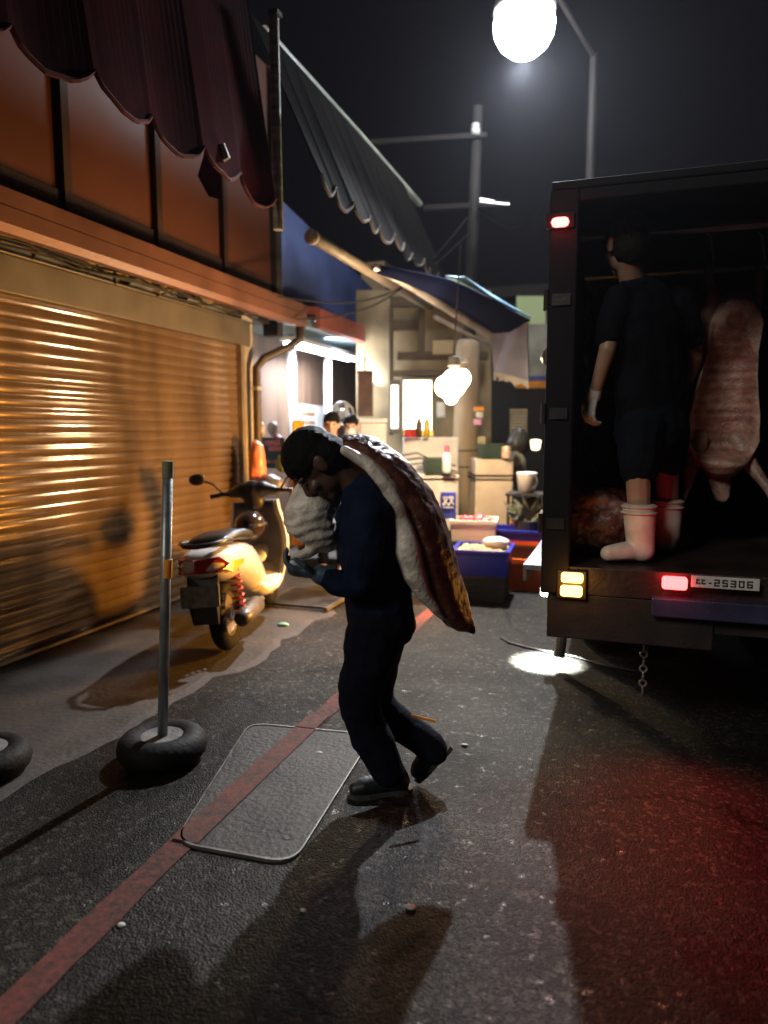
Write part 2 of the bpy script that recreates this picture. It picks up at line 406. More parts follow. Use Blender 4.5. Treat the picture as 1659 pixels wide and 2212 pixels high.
# downpipe with an elbow from the gutter
PIPE = pm('brown_pipe', (.06, .040, .028), .5)
bm = B(); xd, yd = -3.53, 6.55
tube(bm, [(XE-.02, 6.92, 2.56), (XE-.02, 6.92, 2.44), (XE-.10, 6.86, 2.36), (xd+.06, 6.60, 2.22), (xd, yd, 2.12), (xd, yd, 1.9), (xd, yd, .04)], .043, 14)
pipe = obj('downpipe', bm, PIPE, shop, smooth=True)
bm = B(); tube(bm, [(xd, yd, 1.90), (xd, yd, 1.935)], .052, 14); obj('pipe_strap', bm, pm('zinc', (.6, .57, .5), .3, metal=.8), pipe)

# clutter hung in the gap under the eave: cables and a torn tarpaulin
bm = B(); rr = random.Random(11)
for k in range(5):
    pts = []; z0 = 2.66-.02*k; x0 = XS+.16+.03*k
    for i in range(26):
        yy = 1.8+i*.19; pts.append((x0+rr.uniform(-.02, .02), yy, z0-.035*abs(math.sin(yy*1.9+k))+rr.uniform(-.012, .012)))
    tube(bm, pts, .009, 6)
tag(obj('cable_bundle', bm, pm('black_rubber', (.018, .017, .017), .55)), 'sagging bundle of dark cables under the shop eave', 'cables')
bm = B()
for k in range(70):
    yy = rr.uniform(2.0, 6.7); c = Vector((XS+rr.uniform(.08, .30), yy, 2.60+rr.uniform(0, .13)))
    n_ = Vector((rr.uniform(-1, 1), rr.uniform(-1, 1), rr.uniform(-1, 1))).normalized(); x = n_.orthogonal(); yv = n_.cross(x)
    w, h = rr.uniform(.03, .09), rr.uniform(.02, .05)
    slab(bm, [c-x*w-yv*h, c+x*w*.7-yv*h*1.2, c+x*w+yv*h*.6, c-x*w*.5+yv*h], .003, n_)
tag(obj('torn_tarpaulin', bm, pm('tarp_scraps', (.13, .11, .085), .7, var=.6, scale=5)), 'torn scraps of tarpaulin stuffed above the shutter box', 'tarpaulin', kind='stuff')

# ================================================================== AWNINGS
def edge_drop(yy, t, depth): return depth*max(0, math.sin(math.pi*t))**.7*(1+.35*noise.noise(Vector((yy*1.3, 1, 0))))+.022*noise.noise(Vector((yy*9, 4, 0)))+.03*noise.noise(Vector((yy*1.9, 7, 0)))
def scallops(bm, x, y0, y1, ztop, zbot, n, depth=.09, th=.012, lean=0):
    k = 10; front, back = [], []
    pts = []
    for i in range(n):
        for j in range(k):
            t = j/k; yy = y0+(y1-y0)*(i+t)/n
            pts.append((yy, zbot-edge_drop(yy, t, depth)))
    pts.append((y1, zbot))
    for off, lst in ((-th/2, back), (th/2, front)):
        for yy, zb in pts:
            w = .02*math.sin(yy*7)
            lst.append((bm.verts.new((x+off+w, yy, zb)), bm.verts.new((x+off+lean, yy, ztop))))
    m = len(pts)
    for lst in (front, back):
        for i in range(m-1): bm.faces.new((lst[i][0], lst[i+1][0], lst[i+1][1], lst[i][1]))
    for i in range(m-1): bm.faces.new((front[i][0], back[i][0], back[i+1][0], front[i+1][0])); bm.faces.new((front[i][1], back[i][1], back[i+1][1], front[i+1][1]))
    for i in (0, m-1): bm.faces.new((front[i][0], back[i][0], back[i][1], front[i][1]))
    return bm
MAROON = pm('maroon_canvas', (.050, .0058, .0095), .9, spec=.04, var=.3, scale=3, bump=.3, bscale=8)
aw1 = thing('maroon_awning', 'dark maroon canvas awning with scalloped edge over the shutter', 'awning', (-2.4, 3, 3))
bm = B(); scallops(bm, -2.3, .6, 4.55, 4.9, 3.07, 9, .10, lean=-.25); obj('canvas', bm, MAROON, aw1)
def binding(x, y0, y1, zb, n, depth, r):
    pts = []
    for i in range(n*10+1):
        yy = y0+(y1-y0)*i/(n*10); pts.append((x+.02*math.sin(yy*7), yy, zb-edge_drop(yy, (i % 10)/10, depth)-.004))
    return tube(B(), pts, r, 6)
bm = binding(-2.29, .6, 4.55, 3.07, 9, .10, .012)
obj('edge_binding', bm, pm('red_binding', (.16, .02, .022), .8), aw1)
# loose torn flap
bm = B(); slab(bm, [ony(452, 262, 4.0), ony(478, 330, 4.0), ony(480, 432, 4.02), ony(452, 425, 4.0), ony(428, 380, 3.98), ony(440, 340, 3.98)], .01); obj('loose_flap', bm, MAROON, aw1)
# striped pole at the awning's end
aw_e = thing('striped_edge_pole', 'upright pole wrapped in pale green worn tape at the awning end', 'pole', (-2.29, 4.6, 3.0))
bm = B(); tube(bm, [(-2.29, 4.60, 2.86), (-2.30, 4.60, 4.22)], .035, 12); obj('pole', bm, pm('pole_tape', (.40, .43, .33), .5, var=.55, scale=3, aniso=(1, 1, 9)), aw_e)
bm = B(); box(bm, (-2.325, 4.565, 4.22), (-2.255, 4.635, 4.25)); obj('cap', bm, pm('dark_post', (.03, .024, .022), .7), aw_e)
bm = B(); tg = ony(482, 330, 3.9); box(bm, tg-Vector((.028, .01, .045)), tg+Vector((.028, .01, .045)), Matrix.Rotation(R_(-22), 3, 'Y'))
tag(obj('hanging_tag', bm, pm('pale_plastic', (.55, .60, .48), .4)), 'small pale tag hanging from the torn maroon awning', 'tag')

GREYC = pm('grey_canvas', (.013, .0115, .0105), .9, spec=.04, var=.3, scale=3, bump=.3, bscale=8)
aw2 = thing('grey_awning', 'steep grey canvas awning with fringed edge and bright top rail', 'awning', (-2.2, 6.6, 3.2))
bm = B(); scallops(bm, -2.05, 4.72, 8.4, 4.36, 3.25, 11, .10, lean=-.5); obj('canvas', bm, GREYC, aw2)
bm = B(); tube(bm, [(-2.58, 5.0, 4.38), (-2.58, 7.0, 4.39), (-2.58, 9.2, 4.37)], .035, 10); obj('top_rail', bm, pm('pale_rail', (.52, .56, .44), .45, var=.4, scale=4), aw2)
bm = binding(-2.04, 4.72, 8.4, 3.25, 11, .10, .012)
obj('edge_binding', bm, pm('pale_binding', (.09, .075, .065), .9), aw2)

NAVY = pm('navy_canvas', (.008, .010, .036), .9, var=.3, scale=3, spec=.03)
aw3 = thing('navy_awning', 'navy canvas awning with rolled front bar above the market stall', 'awning', (-2.5, 9, 3.1))
lowp = [vp(812, 578, 6.7), vp(900, 624, 7.1), vp(985, 670, 7.7), vp(1058, 718, 8.3)]; upp = [vp(818, 572, 6.7), vp(905, 588, 6.9), vp(985, 606, 7.2), vp(1145, 690, 8.0)]
bm = B(); A_ = [bm.verts.new(p) for p in lowp]; B_ = [bm.verts.new(p.lerp(q, .5)+Vector((0, 0, -.05))) for p, q in zip(lowp, upp)]; C_ = [bm.verts.new(p) for p in upp]
for P0, P1 in ((A_, B_), (B_, C_)):
    for i in range(3): bm.faces.new((P0[i], P0[i+1], P1[i+1], P1[i]))
o = obj('canvas', bm, NAVY, aw3, smooth=True); o.modifiers.new('t', 'SOLIDIFY').thickness = .02
bm = B(); slab(bm, [vp(962, 597, 6.95), vp(985, 601, 6.98), vp(1060, 640, 7.5), vp(1146, 687, 8.08), vp(1055, 633, 7.55), vp(1005, 600, 7.1)], .02); obj('pale_hem', bm, pm('pale_blue_canvas', (.12, .23, .30), .6), aw3)
bm = B(); tube(bm, [(-2.48, 5.6, 3.07), (-2.48, 9.45, 3.10)], .05, 12); tube(bm, [(-2.48, 5.57, 3.07), (-2.48, 5.60, 3.07)], .062, 12)
obj('roller_bar', bm, pm('cream_bar', (.42, .33, .24), .4, var=.2), aw3, smooth=True)
bm = B(); tube(bm, [vp(806, 576, 6.68), vp(900, 626, 7.08), vp(1058, 722, 8.28)], [.035, .04, .05], 10); obj('front_bar', bm, pm('grey_bar', (.38, .33, .30), .4, metal=.4), aw3)
bm = B(); tube(bm, [vp(938, 684, 7.9), vp(1056, 746, 8.5)], .022, 8); obj('brace', bm, pm('grey_bar', (.38, .33, .30), .4), aw3)

# ================================================================== SECOND SHOP (open, lit) AND THINGS IN IT
XB = -4.25
mk = thing('open_market_shop', 'open fronted market shop with brown back wall and red eave', 'shop', (XB, 9.5, 0))
BROWN = pm('brown_boards', (.11, .062, .038), .7, var=.4, scale=2.5, aniso=(1, 6, .4))
bm = B(); box(bm, (XB-.2, 6.66, 0), (XB, 13.6, 3.2)); obj('wall', bm, BROWN, mk)
bm = B(); box(bm, (XB, 6.67, 2.66), (-3.42, 13.0, 2.74)); obj('ceiling', bm, pm('blue_ceiling', (.20, .28, .32), .6), mk)
bm = B(); rings = []
XE2 = -3.32
for yy in (7.62, 9, 11.45):
    rings.append([Vector(p) for p in ((XB, yy, 2.98), (XE2, yy, 2.88), (XE2+.03, yy, 2.86), (XE2+.03, yy, 2.66), (XE2-.02, yy, 2.64), (XE2-.03, yy, 2.66), (XE2-.03, yy, 2.80), (XB, yy, 2.90))])
loft(bm, rings); obj('eave', bm, pm('red_eave', (.36, .10, .075), .45, var=.2), mk)
bm = B(); slab(bm, [(XB+.35, 7.0, 2.95), (XB+.35, 11.2, 2.95), (XB+.33, 11.2, 3.75), (XB+.33, 7.0, 4.3)], .03); obj('blue_sheet', bm, pm('blue_tarp', (.12, .17, .40), .55, var=.3, scale=2, bump=.4, bscale=5), mk)
bm = B(); box(bm, (XB+.1, 11.3, 2.75), (XB+.5, 13.5, 4.2)); obj('gable', bm, pm('ochre_wall', (.30, .22, .12), .7, var=.4, scale=2), mk)
for u in (630, 708):
    p = onx(u, 850, -3.95)
    bm = B(); tube(bm, [(p.x, p.y, 0), (p.x, p.y, 2.66)], .055, 12); obj('column', bm, pm('white_pipe', (.62, .60, .58), .4), mk, smooth=True)
# ceiling lamp: batten with two tubes
lm = thing('fluorescent_lamp', 'white fluorescent tube lamp glowing under the blue shop ceiling', 'lamp', (-3.72, 8.7, 2.5))
bm = B(); box(bm, (-3.82, 7.65, 2.525), (-3.62, 9.75, 2.575)); obj('housing', bm, pm('white_enamel', (.75, .75, .75), .4), lm, bevel=.008)
for dx in (-.05, .05):
    bm = B(); tube(bm, [(-3.72+dx, 7.7, 2.495), (-3.72+dx, 9.7, 2.495)], .02, 10); obj('tube', bm, em('tube_light', (.82, .90, 1.0), 26), lm)
light('AREA', 'tube_glow', (-3.72, 8.7, 2.455), P_TUBE, (.80, .89, 1.0), lm, .18, (-3.72, 8.85, 0), size_y=1.5)
light('AREA', 'tube_glow', (-3.5, 8.7, 2.52), P_TUBE*.12, (.80, .89, 1.0), lm, .1, (-3.35, 8.85, 2.8), size_y=1.4)

# ================================================================== STREET LAMP POLE
pc = vp(1003, 1000, 9.0)
PX, PY = pc.x, pc.y
LAMP = ray(1132, 62); LAMP = O+LAMP*(7.75/LAMP.y)
pole = thing('utility_pole', 'round concrete utility pole with two crossarms beside the market crates', 'utility pole', (PX, PY, 0))
CONC = pm('pole_concrete', (.46, .36, .25), .75, var=.25, scale=5, bump=.25, aniso=(1, 1, .25))
bm = B(); tube(bm, [(PX, PY, 0), (PX+.03, PY, 2.5), (PX+.035, PY, 2.6)], [.175, .15, .12], 20); obj('shaft', bm, CONC, pole, smooth=True)
bm = B(); tube(bm, [(PX+.035, PY, 2.58), (PX+.11, PY, 5.3)], [.085, .055], 16); obj('upper_shaft', bm, pm('darkened_shaft', (.035, .032, .03), .7, spec=.15), pole, smooth=True)  # unlit upper part of the pole: its shade is put into a darker colour
for z, r in ((1.25, .155), (1.05, .158)):
    bm = B(); torus(bm, (PX+.016, PY, z), .166, .010, 'z', 24, 6); obj('steel_band', bm, pm('dark_band', (.05, .045, .04), .5), pole)
for (u0, v0), (u1, v1), nm in (((800, 308), (1052, 292), 0), ((915, 449), (1100, 441), 1)):
    a, b = vp(u0, v0, 9.0), vp(u1, v1, 8.9)
    bm = B(); d = (b-a); n_ = d.normalized(); tube(bm, [a, b], .04, 4); obj('crossarm', bm, pm('galvanised', (.022, .018, .017), .7, spec=.15), pole)
p = vp(1027, 282, 8.9)
bm = B(); lathe(bm, [(.02, -.06), (.055, -.05), (.055, .02), (.035, .03), (.05, .045), (.045, .075), (.01, .085)], p, 14); obj('insulator', bm, pm('porcelain', (.62, .62, .56), .25), pole, smooth=True)
bm = B(); a, b = vp(1035, 436, 8.8), vp(1100, 442, 8.75); tube(bm, [a, b], .012, 8); tube(bm, [a+Vector((0, 0, .035)), a.lerp(b, .5)+Vector((0, 0, .02))], .01, 8); obj('bracket', bm, pm('bright_zinc', (.65, .62, .58), .3, metal=.8), pole)
sl = thing('street_lamp', 'glaring white street lamp on an arm high above the road', 'street lamp', LAMP)
bm = B(); tube(bm, [(LAMP.x+.62, LAMP.y+1.25, 5.72), LAMP+Vector((.3, .5, .48)), LAMP+Vector((0, 0, .38))], .03, 10); obj('arm', bm, pm('dark_post', (.03, .024, .022), .7), sl)
bm = B(); tube(bm, [(LAMP.x+.62, LAMP.y+1.25, 0), (LAMP.x+.62, LAMP.y+1.25, 5.75)], [.08, .045], 14); obj('post', bm, pm('dark_post', (.03, .024, .022), .7), sl)
bm = B(); lathe(bm, [(.02, .42), (.10, .40), (.16, .30), (.30, .22), (.31, .16), (.02, .16)], LAMP, 24); obj('shade', bm, pm('lamp_shade', (.3, .3, .3), .4), sl, smooth=True)
bm = B(); lathe(bm, [(.02, .155), (.27, .155), (.305, .05), (.29, -.06), (.235, -.16), (.14, -.24), (.02, -.27)], LAMP, 28); obj('lens', bm, em('street_light', (.90, .94, 1.0), 60), sl, smooth=True)
light('SPOT', 'lamp_glow', LAMP+Vector((-.04, 0, -.33)), P_STREET, (.90, .93, 1.0), sl, .055, LAMP+Vector((.75, -.95, -2)), R_(108), .9)

# warm work lamp of the stall
HB = vp(980, 828, 6.8)
hb = thing('stall_lamp', 'big round warm lamp glaring beside the concrete pole', 'lamp', HB)
bm = B()
for dx, dy, dz, r in ((0, 0, 0, .118), (-.09, -.02, -.03, .085), (.08, 0, .04, .08), (-.02, -.015, -.12, .068)): ball(bm, HB+Vector((dx, dy, dz)), (r, r*.92, r*1.15), sub=3)
o = fuse('bulb', bm, em('warm_light', (1.0, .74, .40), 50), hb, .011, 4); bm = B(); tube(bm, [HB+Vector((0, 0, .2)), HB+Vector((.12, .05, .21))], .02, 8); obj('lamp_bracket', bm, pm('dark_post', (.03, .024, .022), .7), hb)
bm = B(); lathe(bm, [(.02, .25), (.05, .24), (.065, .16), (.03, .14)], HB, 16); tube(bm, [HB+Vector((0, 0, .27)), HB+Vector((.03, .1, 1.3))], .008, 6); obj('socket', bm, pm('dark_post', (.03, .024, .022), .7), hb)
light('POINT', 'bulb_glow', HB+Vector((.0, -.20, -.14)), P_BULB, (1.0, .74, .44), hb, .07)

# ================================================================== STALL: lit window, freezers, boxes, bottles
def sheet(name, u0, v0, u1, v1, D, m, thick=.03, label=None, cat=None, parent=None, D2=None, group=None):
    D2 = D2 or D
    bm = B(); slab(bm, [vp(u0, v0, D), vp(u0, v1, D), vp(u1, v1, D2), vp(u1, v0, D2)], thick)
    o = obj(name, bm, m, parent)
    if label: tag(o, label, cat, group)
    return o
def block(name, u0, v0, u1, v1, D, dep, m, label=None, cat=None, parent=None, bevel=.01, group=None):
    a, b = vp(u0, v0, D), vp(u1, v1, D); w = (vp(u1, v0, D)-a); up = Vector((0, 0, a.z-b.z)); c = (a+b)/2+HF*dep/2
    bm = B(); bmesh.ops.create_cube(bm, size=1, matrix=Matrix.Translation(c) @ Matrix.Rotation(YAW, 4, 'Z') @ Matrix.Diagonal((w.length, dep, abs(up.z), 1)))
    o = obj(name, bm, m, parent, bevel=bevel)
    if label: tag(o, label, cat, group)
    return o
WHITE = pm('white_plastic', (.66, .62, .58), .4, var=.15)
DARK = pm('dark_void', (.02, .017, .015), .8)
lb = thing('light_box_sign', 'glowing white menu light box with yellow strip along its bottom', 'sign', vp(902, 930, 9.0))
block('frame', 866, 816, 938, 945, 9.06, .12, pm('sign_frame', (.10, .08, .06), .5), parent=lb)
sheet('panel', 872, 822, 932, 929, 9.03, em('sign_light', (1.0, .90, .68), 5.5), .03, parent=lb)
sheet('yellow_strip', 872, 930, 935, 941, 9.03, em('yellow_light', (1.0, .66, .07), 1.1), .03, parent=lb)
lw = thing('lit_doorway', 'narrow brightly lit upright slot left of the light box', 'window', vp(852, 930, 9.1))
block('frame', 840, 820, 865, 935, 9.14, .1, pm('sign_frame', (.10, .08, .06), .5), parent=lw)
sheet('pane', 845, 832, 860, 925, 9.10, em('slot_light', (1.0, .92, .78), 3.2), .03, parent=lw)
stw = thing('stall_building', 'ochre rear wall of the market stall behind the lamp', 'building', vp(1000, 1150, 9.7))
sheet('wall', 770, 628, 1060, 1180, 9.7, pm('ochre_wall', (.13, .088, .045), .7, var=.4, scale=2), .08, parent=stw)
for q in ((842, 640, 1058, 662), (842, 690, 905, 712), (858, 760, 1055, 776), (905, 664, 918, 760), (1008, 664, 1022, 800), (842, 800, 1010, 812), (840, 664, 850, 940)): block('beam', *q, 9.45, .12, pm('stall_beam', (.10, .065, .035), .7), parent=stw)
block('pale_board', 935, 735, 1000, 765, 9.4, .08, pm('pale_board', (.55, .44, .26), .5), parent=stw)
sheet('side_wall', 1060, 690, 1200, 1180, 13.4, DARK, .08, parent=stw)

cb = thing('chest_freezer', 'white chest freezer left of the concrete pole', 'freezer', vp(935, 1180, 7.75))
block('body', 885, 1036, 990, 1178, 7.8, .6, WHITE, parent=cb, bevel=.02); block('lid', 883, 1024, 992, 1034, 7.76, .66, WHITE, parent=cb)
block('upper_cabinet', 872, 945, 990, 1020, 8.35, .4, WHITE, parent=cb)
c2 = thing('white_cabinet', 'tall white cabinet strapped with dark bands right of the pole', 'cabinet', vp(1068, 1170, 7.9))
block('body', 1026, 991, 1108, 1175, 7.9, .6, pm('cream_plastic', (.62, .52, .42), .45, var=.12), parent=c2, bevel=.02)
block('band', 1024, 1026, 1110, 1029, 7.885, .62, DARK, parent=c2, bevel=0); block('band', 1024, 1034, 1110, 1037, 7.885, .62, DARK, parent=c2, bevel=0)
GREEN = pm('dark_green_plastic', (.022, .045, .030), .45, var=.3)
def open_crate(name, label, cat, loc, w, l, h, m, rot=0.0, group=None, rim=.018, taper=.92, slots=0):
    t = thing(name, label, cat, (0, 0, 0), group)
    bm = B(); th = .012
    def ring(sx, sy, z): return [(-sx/2, -sy/2, z), (sx/2, -sy/2, z), (sx/2, sy/2, z), (-sx/2, sy/2, z)]
    loft(bm, [ring(w*taper-.03, l*taper-.03, .02), ring(w-.03, l-.03, h), ring(w, l, h), ring(w*taper, l*taper, 0)][::-1], cap=False)
    vv = [bm.verts.new(p) for p in ring(w*taper, l*taper, .001)]; bm.faces.new(vv)
    vv = [bm.verts.new(p) for p in ring(w*taper-.03, l*taper-.03, .02)]; bm.faces.new(vv)
    obj('body', bm, m, t)
    bm = B()
    for (x0, y0, x1, y1) in ((-w/2-.012, -l/2-.012, w/2+.012, -l/2+.02), (-w/2-.012, l/2-.02, w/2+.012, l/2+.012), (-w/2-.012, -l/2+.02, -w/2+.02, l/2-.02), (w/2-.02, -l/2+.02, w/2+.012, l/2-.02)):
        box(bm, (x0, y0, h-rim), (x1, y1, h+.004))
    for k in range(slots):
        z = h*(k+1)/(slots+1.6); f = taper+(1-taper)*z/h
        box(bm, (-w*f/2-.008, -l*f/2-.008, z-.006), (w*f/2+.008, l*f/2+.008, z+.006))
    obj('rim', bm, m, t)
    t.location = loc; t.rotation_euler = (0, 0, rot); return t
open_crate('green_crate', 'dark green crate on top of the tall white cabinet', 'crate', vp(1060, 990, 8.05), .27, .35, .16, GREEN, YAW, 'green market crates', slots=3)
open_crate('green_crate', 'dark green crate on the white freezer lid', 'crate', vp(940, 1023, 7.9), .26, .35, .17, GREEN, YAW, 'green market crates', slots=3)
bt = thing('bottle', 'white bottle with pink cap on the freezer by the pole', 'bottle', vp(965, 1022, 7.7))
q = vp(965, 1022, 7.7); bm = B(); lathe(bm, [(.045, 0), (.05, .03), (.048, .19), (.02, .23)], q, 16); obj('body', bm, pm('bottle_white', (.75, .72, .72), .3), bt, smooth=True)
bm = B(); lathe(bm, [(.03, .225), (.03, .29), (.01, .30)], q, 12); obj('cap', bm, pm('pink_plastic', (.75, .13, .25), .4), bt)
block('hanging_packet', 944, 868, 962, 902, 8.3, .05, pm('pale_blue_pack', (.38, .48, .60), .4), 'pale blue packet hanging left of the pole under the bulb', 'packet')
for (u0, v0, u1, v1, cl, nm) in ((1024, 878, 1046, 888, (.75, .30, .04), 'orange'), (1029, 889, 1044, 903, (.6, .64, .66), 'silver'), (1024, 905, 1040, 918, (.7, .35, .62), 'pink')):
    block('hanging_packet', u0, v0, u1, v1, 8.0, .05, pm(nm+'_pack', cl, .35), nm+' packet hanging to the right of the concrete pole', 'packet')
cn = vp(1093, 990, 7.85); bm = B(); lathe(bm, [(.045, 0), (.05, .01), (.05, .12), (.045, .13)], cn, 14); o = obj('tin_can', bm, pm('tin_label', (.6, .38, .28), .4, var=.7, scale=12), smooth=True); tag(o, 'pale and red tin standing beside the green crate on the cabinet', 'tin')
# louvre, lantern, bucket, plant right of the cabinet
bld = thing('window_blind', 'small slatted window blind lit yellow at the far end', 'blind', vp(1120, 960, 9.6))
for k in range(12): block('slat', 1102, 884+k*6.4, 1139, 888+k*6.4, 9.6, .02, pm('blind_slat', (.50, .42, .30), .5), parent=bld, bevel=0)
sheet('backing', 1100, 880, 1141, 962, 9.66, DARK, .01, parent=bld)
ln = vp(1157, 960, 9.0); lt = thing('lantern', 'small glowing warm lantern beside the truck edge', 'lamp', ln)
bm = B(); lathe(bm, [(.02, -.07), (.05, -.06), (.065, .05), (.02, .06)], ln, 14); obj('shade', bm, em('lantern_light', (1, .78, .45), 5), lt)
bm = B(); tube(bm, [ln+Vector((0, 0, -.36)), ln+Vector((0, 0, -.06))], .012, 8); lathe(bm, [(.06, -.38), (.06, -.36), (.01, -.35)], ln, 12); obj('stand', bm, pm('dark_post', (.03, .024, .022), .7), lt)
bk = vp(1137, 1064, 7.6); bu = thing('bucket', 'white plastic bucket with handle by the truck edge', 'bucket', bk)
bm = B(); lathe(bm, [(.085, 0), (.105, .19), (.11, .20), (.11, .215), (.10, .215), (.082, .015)], bk, 20); obj('body', bm, WHITE, bu, smooth=True)
bm = B(); torus(bm, bk+Vector((.05, -.06, .12)), .07, .006, 'y', 20, 6); obj('handle', bm, pm('bright_zinc', (.65, .62, .58), .3), bu)
tb = thing('side_table', 'dark small table carrying the white bucket', 'table', (bk.x, bk.y, 0))
bm = B(); box(bm, bk+Vector((-.2, -.15, -.03)), bk+Vector((.22, .25, -.003))); obj('table_top', bm, DARK, tb)
for dx, dy in ((-.17, -.12), (.19, -.12), (-.17, .22), (.19, .22)):
    bm = B(); box(bm, (bk.x+dx-.015, bk.y+dy-.015, 0), (bk.x+dx+.015, bk.y+dy+.015, bk.z-.03)); obj('leg', bm, DARK, tb)
pl = vp(1137, 1128, 7.2); bm = B(); rr = random.Random(5)
for k in range(46):
    d = Vector((rr.uniform(-1, 1), rr.uniform(-.6, .3), rr.uniform(.1, 1.2))).normalized(); x = d.orthogonal().normalized()
    a = pl+Vector((rr.uniform(-.06, .06), rr.uniform(-.06, .06), .02)); L = rr.uniform(.14, .30)
    slab(bm, [a, a+d*L*.5+x*.028, a+d*L, a+d*L*.5-x*.028], .002)
plt = thing('potted_plant', 'leafy greenish plant in a dark pot beside the truck', 'plant', (pl.x, pl.y, 0))
obj('leaves', bm, pm('leaf', (.10, .095, .045), .55, var=.6, scale=20), plt)
bm = B(); lathe(bm, [(.10, pl.z-.26), (.13, pl.z+.02), (.12, pl.z+.03), (.02, pl.z)], (pl.x, pl.y, 0), 16); obj('pot', bm, DARK, plt)
bm = B(); box(bm, (pl.x-.15, pl.y-.15, 0), (pl.x+.15, pl.y+.15, pl.z-.262)); tag(obj('plant_stand', bm, DARK), 'dark block stand under the potted plant', 'stand')
# blue upright sign with white strokes
bs = thing('blue_sign', 'blue upright board with white character strokes before the pole', 'sign', vp(967, 1160, 7.0))
block('board', 951, 1063, 985, 1165, 7.0, .03, pm('sign_blue', (.035, .045, .30), .4, var=.1), parent=bs)
bm = B()
for (a, b, w) in (((957, 1074), (967, 1074), 2), ((957, 1074), (967, 1090), 2), ((967, 1076), (956, 1091), 2), ((970, 1073), (980, 1074), 2), ((970, 1074), (980, 1090), 2), ((979, 1076), (969, 1092), 2), ((957, 1096), (980, 1096), 1.6), ((960, 1084), (960, 1092), 1.6)):
    p, q = vp(*a, 6.985), vp(*b, 6.985); tube(bm, [p, q], w*.0045/2*1.6, 4)
obj('lettering', bm, pm('sign_white', (.7, .68, .64), .5), bs)
bm = B(); lathe(bm, [(.001, -.002), (.06, -.002), (.06, .003), (.001, .003)], vp(968, 1133, 6.985), 20, 'y'); obj('white_disc', bm, pm('sign_white', (.7, .68, .64), .5), bs)
# signs and banner beyond the stall, right of the navy awning
gs = sheet('green_sign', 1116, 640, 1178, 702, 12.6, em('green_sign_light', (.42, .50, .27), .42), .05, 'pale green square sign board glowing dimly beyond the navy awning', 'sign')
bn = thing('plastic_banner', 'grey plastic banner hanging with fringed bottom below the navy awning', 'banner', vp(1100, 820, 8.2))
bm = B(); slab(bm, [vp(1060, 716, 8.35), vp(1068, 806, 8.35), vp(1100, 818, 8.2), vp(1142, 826, 8.0), vp(1140, 694, 8.0), vp(1100, 706, 8.2)], .02); obj('sheet', bm, pm('grey_plastic', (.17, .15, .17), .4, var=.4, scale=3), bn)
bm = B(); rr = random.Random(2)
for k in range(26):
    t = k/25; a = vp(1068+72*t, 806+19*t, 8.33-.33*t); box(bm, a-Vector((.010, .004, .03+rr.random()*.05)), a+Vector((.007, .004, .02)))
obj('fringe', bm, pm('pale_fringe', (.42, .38, .34), .6), bn)
sb = thing('shop_banner', 'pale shop banner with blue and orange hem near the truck', 'banner', vp(1145, 830, 12))
sheet('panel', 1118, 700, 1182, 812, 12.0, pm('pale_banner', (.33, .31, .26), .5, var=.5, scale=2.2), .02, parent=sb)
sheet('blue_hem', 1112, 812, 1182, 822, 11.98, pm('hem_blue', (.07, .09, .28), .5), .03, parent=sb)
sheet('orange_hem', 1112, 823, 1180, 838, 11.98, pm('hem_orange', (.72, .26, .02), .5), .03, parent=sb)
# what closes the street far away
fb = thing('far_building', 'dark building closing the far end of the street', 'building', (1, 22, 0))
bm = B(); box(bm, (-9, 22, 0), (14, 23, 5.4)); obj('wall', bm, pm('far_wall', (.05, .042, .04), .8), fb)
bm = B(); box(bm, (-9.2, 21.7, 5.4), (14.2, 23.2, 5.7)); obj('roof', bm, pm('dark_post', (.03, .024, .022), .7), fb)

# things under the open shop: bag, poster, papers, canister, fan, box
def crumple(name, c, r, m, seed, amp=.18, parent=None, sub=4):
    bm = B(); ball(bm, c, r, sub=sub)
    for v in bm.verts:
        d = (v.co-Vector(c)); v.co = Vector(c)+d*(1+amp*noise.noise(v.co*11+Vector((seed, 0, 0)))+amp*.6*noise.noise(v.co*27+Vector((seed, 3, 0))))
    return obj(name, bm, m, parent, smooth=True)
q = vp(556, 1005, 7.05); o = crumple('plastic_bag', q, (.085, .085, .25), pm('pink_bag', (.72, .24, .15), .35, var=.25), 1); tag(o, 'pink orange plastic bag hanging beside the brown downpipe', 'bag')
o = crumple('plastic_bag', vp(586, 1048, 7.0), (.14, .12, .10), pm('grey_bag', (.16, .15, .18), .4, var=.3), 6); tag(o, 'grey plastic bag bundle lying below the teal poster', 'bag')
ps = thing('poster', 'dark teal poster with pink pictures behind the scooter', 'poster', vp(588, 1010, 7.9))
sheet('sheet', 566, 945, 615, 1012, 7.9, pm('poster_teal', (.02, .07, .11), .5), .01, parent=ps)
for (u0, v0, u1, v1) in ((572, 952, 606, 962), (580, 964, 610, 974), (575, 994, 600, 1000)): sheet('print', u0, v0, u1, v1, 7.885, pm('poster_pink', (.55, .18, .20), .5, var=.5, scale=30), .004, parent=ps)
o = block('yellow_canister', 631, 906, 654, 958, 7.6, .15, pm('yellow_plastic', (.75, .46, .03), .35), 'yellow plastic canister standing above the bent man', 'canister', bevel=.02)
o = block('canister_stand', 626, 959, 660, 1180, 7.6, .22, pm('brown_stand', (.20, .10, .05), .6), 'brown post stand under the yellow canister', 'stand')
pp = thing('notice', 'white printed notice pasted on the brown back wall', 'notice', vp(670, 930, 9.2))
q0 = onx(637, 872, XB+.02); q1 = onx(702, 935, XB+.02)
bm = B(); box(bm, (XB+.004, q0.y, q1.z), (XB+.012, q1.y, q0.z)); obj('sheet', bm, pm('paper', (.55, .53, .52), .7, var=.2), pp)
bm = B()
